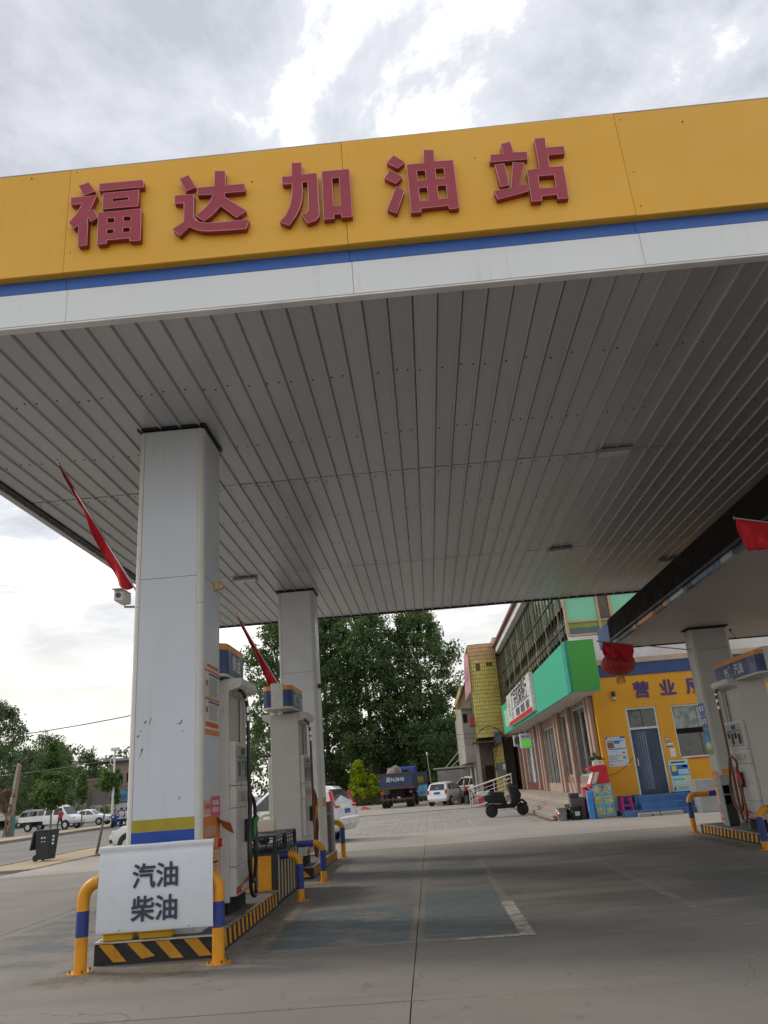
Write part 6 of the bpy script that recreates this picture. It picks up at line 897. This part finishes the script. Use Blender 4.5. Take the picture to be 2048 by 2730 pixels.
# ---------------- wheelie bin ----------------
wbn = thing('wheelie_bin', 'dark grey wheelie bin with open lid at the roadside', 'bin', (-13.2, 27.4, .03), rz=-.12); wbn.scale = (.9,.9,.93); bm_ = mk('bin_slate', (.022,.027,.036), .5, dirt=.3, dcol=(.10,.095,.09))
MB().add([(-.22,-.25,.06),(.24,-.25,.06),(.24,.25,.06),(-.22,.25,.06),(-.29,-.30,1.02),(.31,-.30,1.02),(.31,.30,1.02),(-.29,.30,1.02)], [(0,3,2,1),(0,1,5,4),(1,2,6,5),(2,3,7,6),(3,0,4,7)]).build('tub', bm_, wbn); MB().box(-.32,.34,-.33,.33,1.0,1.06).build('rim', bm_, wbn, bevel=.015); MB().poly([(-.34,-.30,1.03),(-.40,-.30,1.0),(-.50,-.30,.40),(-.45,-.30,.38),(-.33,-.30,.90)], (0,.60,0)).build('lid', bm_, wbn, bevel=.015)
for y in (-.24, .24): MB().lathe([(.05,-.03),(.11,-.03),(.12,0),(.11,.03),(.05,.03)], (-.25,y,.12), 20, ax='y').build('wheel', rubber, wbn, smooth=True)
for i, s_ in enumerate('人民路段'): pass
for c_ in range(2):
    for r_ in range(4): B('print', letterw, wbn, -.04+c_*.11, .015+c_*.11, -.292+.010*r_, -.284+.010*r_, .76-r_*.11, .815-r_*.11)
for r_ in range(3): B('print', letterw, wbn, .296-.007*r_, .305-.007*r_, -.10, .02, .78-r_*.12, .85-r_*.12)
# ---------------- trees ----------------
def tree(name, label, base, h, r_, zc0, nclump, nleaf, lsize, mat, trunk=.2, lean=(0,0), shape='oval', group=None, bk_=None, clump=None, cat='tree', brn=9):
    bx_, by_, bz_ = base; t = thing(name, label, cat, base, group); bk_ = bk_ or bark; top = Vector((bx_+lean[0], by_+lean[1], bz_+h)); b0 = Vector(base)
    pt = lambda u: b0+(top-b0)*u+Vector((.04*h*math.sin(u*4+bx_)*.3, .03*h*math.cos(u*5+by_)*.3, 0))
    tk = MB().tube([pt(k/8) for k in range(9)], [trunk*(1-.11*k) for k in range(9)], 9); tk.build('trunk', bk_, t, smooth=True)
    C = []; zc0_ = zc0/h; br = MB()
    for i in range(nclump):
        u = zc0_+(1-zc0_)*rng.random(); v_ = (u-zc0_)/(1-zc0_)
        env = {'oval': math.sin(math.pi*min(1, max(.04, v_*.92+.07)))**.6, 'poplar': (min(1, v_*5+.25))*(1-v_**2.2)**.75, 'round': math.sqrt(max(.02, 1-(2*v_-1)**2)), 'cone': (1-v_)*.95+.08}[shape]
        a = rng.random()*2*math.pi; lump = 1+.22*math.sin(3*a+7*v_+bx_)+.12*math.sin(5*a-11*v_); rad = r_*env*lump*(rng.random()**.42); c_ = pt(u)+Vector((rad*math.cos(a), rad*math.sin(a), rng.normal()*.02*h)); C.append(tuple(c_))
        if i < brn: br.tube([pt(max(.1, u-.12)), (pt(u-.05)+Vector(c_))/2, Vector(c_)], [trunk*.32, trunk*.2, trunk*.06], 5)
    if brn: 
        o = br.build('branch', bk_, t, smooth=True); struct(o, 'stuff')
    sp = clump or r_*.22
    leaves('crown', mat, t, C, nleaf, [sp*(.6+.8*random.random()) for _ in C], lsize, ORG[t.name]); return t
G_ = 'tall poplars behind the lot'
tree('poplar_tree', 'rightmost tall dark poplar, its crown edge against the bright sky', (-.6, 78, 0), 18.6, 4.5, 2.2, 430, 95, .28, lf_dark, .30, (.3,0), 'oval', G_, barkd, .85)
tree('poplar_tree', 'tall dark poplar behind the dump truck, second from the right', (-5.4, 77, 0), 19.8, 4.2, 3.4, 390, 95, .28, lf_dark, .32, (-.3,0), 'oval', G_, barkd, .85)
tree('poplar_tree', 'tall dark poplar behind the golden shrub, third from the right', (-10.0, 80, 0), 20, 4.0, 3.0, 330, 95, .28, lf_dark, .30, (.2,0), 'oval', G_, barkd, .85)
tree('poplar_tree', 'leftmost tall poplar with loose crown, between the pumps and second column', (-14.4, 77, 0), 18.5, 3.4, 3.6, 220, 75, .28, lf_dark, .28, (-.3,0), 'oval', G_, barkd, .8)
tree('broad_tree', 'low dark spreading tree below the poplars beside the grey shed', (2.0, 73, 0), 6.8, 2.9, 1.2, 150, 80, .26, lf_dark, .2, (0,0), 'round', None, barkd, .8)
tree('broad_tree', 'low dark tree filling the shade behind the dump truck', (-2.6, 82, 0), 6.5, 3.4, .8, 150, 80, .26, lf_dark, .18, (0,0), 'round', None, barkd, .8)
tree('golden_shrub', 'bright yellow-green conical shrub by the low grey wall', (-6.4, 71.4, 0), 3.7, 1.35, .7, 110, 70, .16, lf_lime, .08, (0,0), 'cone', 'golden shrubs', bark, .32, 'shrub', 4); tree('golden_shrub', 'smaller yellow-green shrub right of the conical one', (-5.0, 71.9, 0), 2.5, .75, .8, 50, 60, .16, lf_lime, .06, (0,0), 'oval', 'golden shrubs', bark, .28, 'shrub', 3)
tree('roadside_bush', 'fresh green bush seen between the two left fuel pumps', (-21.0, 70, 0), 4.6, 1.5, .4, 90, 70, .2, lf_mid, .1, (0,0), 'oval', None, bark, .45, 'bush', 4); tree('roadside_bush', 'second lighter bush just right of the one between the pumps', (-18.2, 72, 0), 3.6, 1.4, .3, 80, 70, .2, lf_mid, .1, (0,0), 'oval', None, bark, .45, 'bush', 4); tree('broad_tree', 'mid green tree behind the bushes seen between the pumps', (-22.5, 84, 0), 8.5, 3.6, 1.0, 150, 80, .3, lf_far, .2, (0,0), 'oval', None, barkd, .9)
S_ = 'young street trees by the road'
tree('street_tree', 'young leaning street tree with lollipop crown next to the front column', (-12.12, 29, .03), 2.72, .42, 2.12, 34, 70, .10, lf_mid, .055, (.40,0), 'round', S_, bark, .15, 'tree', 5); tree('street_tree', 'young street tree with wide crown behind the wheelie bin', (-30.0, 62.6, .08), 4.3, 1.35, 1.8, 80, 70, .2, lf_mid, .08, (.1,0), 'round', S_, bark, .4, 'tree', 5); tree('street_tree', 'slim young street tree in front of the pickup bonnet', (-30.0, 68.2, .08), 4.2, .62, 1.9, 40, 60, .18, lf_mid, .06, (.1,0), 'oval', S_, bark, .28, 'tree', 4); tree('street_tree', 'small distant street tree beside the white lamp post', (-29.2, 73.5, .08), 4.6, .5, 1.8, 34, 60, .18, lf_mid, .06, (.1,0), 'oval', S_, bark, .25, 'tree', 4)
tree('dead_shrub', 'reddish dry shrub tied to stakes at the left road edge', (-30.6, 57.2, .08), 3.2, .55, 1.6, 26, 40, .14, lf_red, .10, (-.2,0), 'round', None, bark, .25, 'shrub', 12)
L_ = 'trees along the far side of the road'
for i, (x, y, h_, rr, sh_, lb, mt) in enumerate(((-52.5,94,14.4,4.3,'oval','large leafy tree at the left frame edge rising above all others',lf_far),(-47.2,98,9.6,2.2,'poplar','slender light green poplar right of the big left tree',lf_mid),(-55.5,104,11,4.2,'oval','dark tree behind the big one at the left frame edge',lf_dark),(-56.5,112,9.0,3.4,'oval','rounded tree behind the silver minivan',lf_far),(-60.5,140,11.0,3.4,'oval','tree just behind the brown building terrace, nearest to it',lf_far),(-60.0,126,11.5,3.8,'oval','tall dense tree behind the slender poplar',lf_dark),(-58,118,12.5,4.4,'oval','dense tree far back at the left frame edge',lf_far),(-62.5,131,12.0,4.2,'oval','dark tree left of the brown building terrace',lf_dark))):
    tree('roadside_tree', lb, (x, y, 0), h_, rr, .8, 190 if i == 0 else 120, 75, .30, mt, .22, (0,0), sh_, L_, barkd, rr*.25, 'tree', 8)
# far wood, one mass
C = []
for k in range(1500):
    x = rng.uniform(-190, 30); y = 185+rng.random()*40; top = 13+3.2*math.sin(x*.11)+2.4*math.sin(x*.31+1)+1.5*math.sin(x*.83); C.append((x, y, rng.random()**.7*top))
me_o = leaves('woodland', lf_far, None, C, 26, 2.2, 1.0, (0,0,0)); struct(me_o, 'stuff')
C = [(rng.uniform(-12, 3), 80+rng.random()*4, rng.random()*3.0) for _ in range(220)]; struct(leaves('undergrowth', lf_dark, None, C, 60, .8, .3, (0,0,0)), 'stuff')
C = [(rng.uniform(-75, -40), rng.uniform(97, 100), rng.random()*1.6) for _ in range(240)]; struct(leaves('roadside_scrub', lf_dark, None, C, 40, .9, .35, (0,0,0)), 'stuff')
gm = leafmat('weed_leaf', (.06,.09,.03), (.12,.14,.05)); C = [(rng.uniform(-11, 3), 70.4+rng.random()*1.5, rng.random()*.25) for _ in range(160)]; struct(leaves('weeds', gm, None, C, 30, .22, .16, (0,0,0)), 'stuff')
# low crenellated wall, board, poles in the lot
cw_ = mk('old_wall', (.17,.155,.14), .85, dirt=.5, var=.15, bmp=.3); lw = thing('low_wall', 'low grey crenellated wall in front of the golden shrub', 'wall', (-7.6, 73, 0)); B('base_course', cw_, lw, -11, -4.5, 72.9, 73.15, -.05, .75)
for k in range(6): B('merlon', cw_, lw, -10.9+k*1.1, -10.35+k*1.1, 72.88, 73.17, .75, 1.32, .01)
B('pier', cw_, lw, -4.5, -3.9, 72.8, 73.3, -.05, 2.3, .02); B('pier', mk('pier_navy', (.03,.045,.11), .6, dirt=.3), lw, -4.9, -4.52, 72.6, 72.88, .9, 2.1)
ib = thing('notice_stand', 'dark display board with yellow and blue pictures beside the dump truck', 'board', (-.75, 66, 0)); B('panel', mk('stand_slate', (.05,.055,.08), .6), ib, -1.25, -.25, 66, 66.06, .45, 2.35); B('picture', mk('stand_yellow', (.22,.17,.03), .6, var=.3), ib, -1.2, -.55, 65.985, 65.999, 1.55, 2.0); B('picture', mk('stand_sky', (.10,.28,.42), .5, var=.6, scale=2, dirt=.5, dcol=(.5,.55,.5)), ib, -1.15, -.3, 65.985, 65.999, .5, 1.35); B('post', gpaint, ib, -1.24, -1.16, 66.07, 66.13, 0, 2.3); B('post', gpaint, ib, -.34, -.26, 66.07, 66.13, 0, 2.3)
lp_ = thing('thin_pole', 'thin pale pole standing between the dump truck and the small hatchback', 'pole', (.12, 66, 0)); MB().cyl((.12,66,0),(-.10,66,3.7),.045,.035,8).build('shaft', gren, lp_, smooth=True); MB().box(-.17,-.03,65.92,66.08,3.66,3.86).build('cap', letterw, lp_, bevel=.02)
rd_ = thing('red_scrap', 'crumpled red plastic scrap lying on the lot left of the truck', 'litter', (-5.0, 59.5, 0)); MB().add([(-5.3,59.3,.0),(-4.6,59.4,.01),(-4.5,59.8,.02),(-5.2,59.9,.12),(-5.1,59.6,.22)], [(0,1,4),(1,2,4),(2,3,4),(3,0,4),(0,3,2,1)]).build('scrap', redp, rd_)
def motorbike(label, loc, rz):
    t = thing('motorcycle', label, 'motorcycle', loc, 'dark motorcycles by the shed', rz=rz)
    for x in (-.62, .62): w = MB().lathe([(.18,-.05),(.27,-.05),(.29,0),(.27,.05),(.18,.05)], (x,0,.29), 20, ax='y').build('wheel', rubber, t, smooth=True)
    MB().poly([(-.5,-.11,.62),(-.2,-.11,.45),(.3,-.11,.45),(.42,-.11,.72),(.30,-.11,.86),(0,-.11,.80),(-.55,-.11,.82)], (0,.22,0)).build('body', sb, t, bevel=.04, seg=2, smooth=True); MB().tube([(.62,0,.29),(.42,0,.85),(.36,0,1.02)], .035, 8).build('fork', sb, t); MB().tube([(.28,-.33,1.05),(.36,0,1.06),(.28,.33,1.05)], .018, 6).build('handlebar', sb, t); MB().box(-.75,-.45,-.15,.15,.82,1.05).build('top_box', pred, t, bevel=.03)
motorbike('dark motorcycle with red top box parked beyond the handrail', (2.0, 52.5, 0), 1.9); motorbike('second dark motorcycle standing nearer to the grey shed', (2.35, 55.2, 0), 1.7)
rbx = thing('storage_box', 'red and white plastic box left on the ground behind the handrail', 'box', (3.0, 47.6, .0)); B('lower', pred, rbx, 2.72, 3.42, 48.3, 48.8, .0, .55, .02); B('lid', paper, rbx, 2.70, 3.44, 48.28, 48.82, .551, .78, .03)
# ---------------- far left: poles, lamp, building ----------------
wood = mk('pole_wood', (.25,.18,.13), .9, dirt=.3, var=.15, bmp=.3); cpole = mk('pole_concrete', (.36,.35,.32), .8, dirt=.3)
pl1 = thing('wooden_pole', 'brown wooden pole with stakes at the left road edge', 'pole', (-30.3, 57.6, .08)); MB().cyl((-30.55,57.6,.08),(-30.05,57.4,5.0),.17,.12,10).build('shaft', wood, pl1, smooth=True); MB().cyl((-30.9,57.4,.08),(-30.5,57.5,2.2),.05,n=7).build('stake', wood, pl1); MB().cyl((-30.1,57.3,.08),(-30.15,57.4,1.5),.09,n=8).build('painted_stake', mk('stake_teal', (.05,.16,.20), .7), pl1)
pl2 = thing('concrete_pole', 'slim concrete utility pole behind the wooden one, leaning slightly', 'pole', (-49.3, 94, 0)); MB().cyl((-49.2,92,0),(-48.4,92,7.2),.19,.12,10).build('shaft', cpole, pl2, smooth=True); MB().bar((-49.0,91.9,6.9),(-47.9,91.9,6.9),.08,.08).build('cross_arm', gpaint, pl2)
lpst = thing('lamp_post', 'white lamp post with curved bracket in front of the brown building', 'lamp post', (-28.4, 71, .08)); lw_ = mk('lamp_white', (.60,.60,.59), .5, dirt=.15); MB().cyl((-28.42,71,.08),(-28.40,71,6.3),.11,.08,10).build('shaft', lw_, lpst, smooth=True); MB().tube([(-28.4,71,5.0),(-28.75,71,5.2),(-28.8,71,5.6),(-28.45,71,5.95)], .04, 8).build('bracket', lw_, lpst, smooth=True); MB().box(-28.75,-28.0,70.8,71.2,6.3,6.6).build('lamp_head', lw_, lpst, bevel=.05); MB().bar((-28.0,71,5.9),(-26.9,71,6.7),.10,.10).build('solar_arm', gpaint, lpst); MB().bar((-27.2,71,6.5),(-26.4,71,6.85),.5,.05).build('solar_panel', screen, lpst)
bb = thing('brown_building', 'two-storey brown rendered building with terrace across the road', 'building', (-50, 135, 0)); brw = mk('brown_render', (.30,.205,.165), .8, dirt=.25, var=.08, scale=.3, bmp=.1); grw = mk('grey_panel', (.21,.18,.17), .8, dirt=.3); whw = mk('white_wall', (.50,.50,.50), .7, dirt=.3)
B('lower_block', brw, bb, -57.2, -53, 132, 142, 0, 5.9); B('main_block', brw, bb, -53, -36, 131, 144, 0, 8.6); B('roof_slab', gpaint, bb, -54, -35, 130, 145, 8.6, 9.0); B('coping', mk('coping_pink', (.42,.28,.24), .8), bb, -57.4, -53, 131.9, 142, 5.9, 6.15); B('grey_wall', grw, bb, -55.8, -49.5, 130.6, 131.5, 1.9, 4.7); B('white_base', whw, bb, -55.8, -36, 130.2, 131.4, 0, 1.9); B('door', mk('door_green', (.02,.05,.045), .5), bb, -48.6, -46.6, 130.1, 130.19, 0.2, 3.3); B('door_surround', whw, bb, -49.2, -46, 130.19, 131, 0, 3.7); B('mural', mk('mural_blue', (.10,.27,.42), .5, var=.4, scale=1), bb, -51.3, -49.6, 130.5, 130.59, 2.2, 3.9)
for x in (-52, -50.2, -48): B('window', dark, bb, x, x+1.1, 130.9, 130.99, 5.2, 6.6)
for x in (-57,-56,-55,-54): B('rail_post', black, bb, x, x+.08, 132, 132.08, 6.15, 8.6)
B('top_rail', black, bb, -57.1, -53, 132, 132.1, 6.9, 7.0); B('terrace_roof', mk('roof_slate', (.04,.05,.07), .6), bb, -57.4, -52.5, 131.5, 136, 8.5, 8.65); B('door_sign', mk('shop_brown', (.14,.07,.06), .6), bb, -49.2, -46, 130.0, 130.18, 3.75, 4.7); B('air_conditioner', letterw, bb, -48.9, -47.9, 129.8, 130.09, .3, 1.1)
bkw = mk('brick_red', (.28,.13,.09), .9, dirt=.3); yw_ = thing('yard_wall', 'white yard wall with red brick top beside the brown building', 'wall', (-60, 140, 0)); B('wall', whw, yw_, -66, -57.2, 150.5-14, 137, 0, 3.4); B('coping', bkw, yw_, -63, -59, 136.45, 137.05, 3.4, 4.2)
def wire(label, a, b, s_, r_=.02): return tag(MB().tube(sag(a, b, s_, 18), r_, 4).build('overhead_wire', black), label, 'wire', 'overhead wires along the road')
wire('thick overhead wire rising from the left tree to the front column', (-38,60,7.1), (-14,60,9.4), .45, .035); wire('lower wire strung between the poles on the left', (-75,94,4.4), (-27,88,4.2), .5); wire('second wire below it on the left, crossing the trees', (-75,93,6.9), (-28,71,5.6), .9)
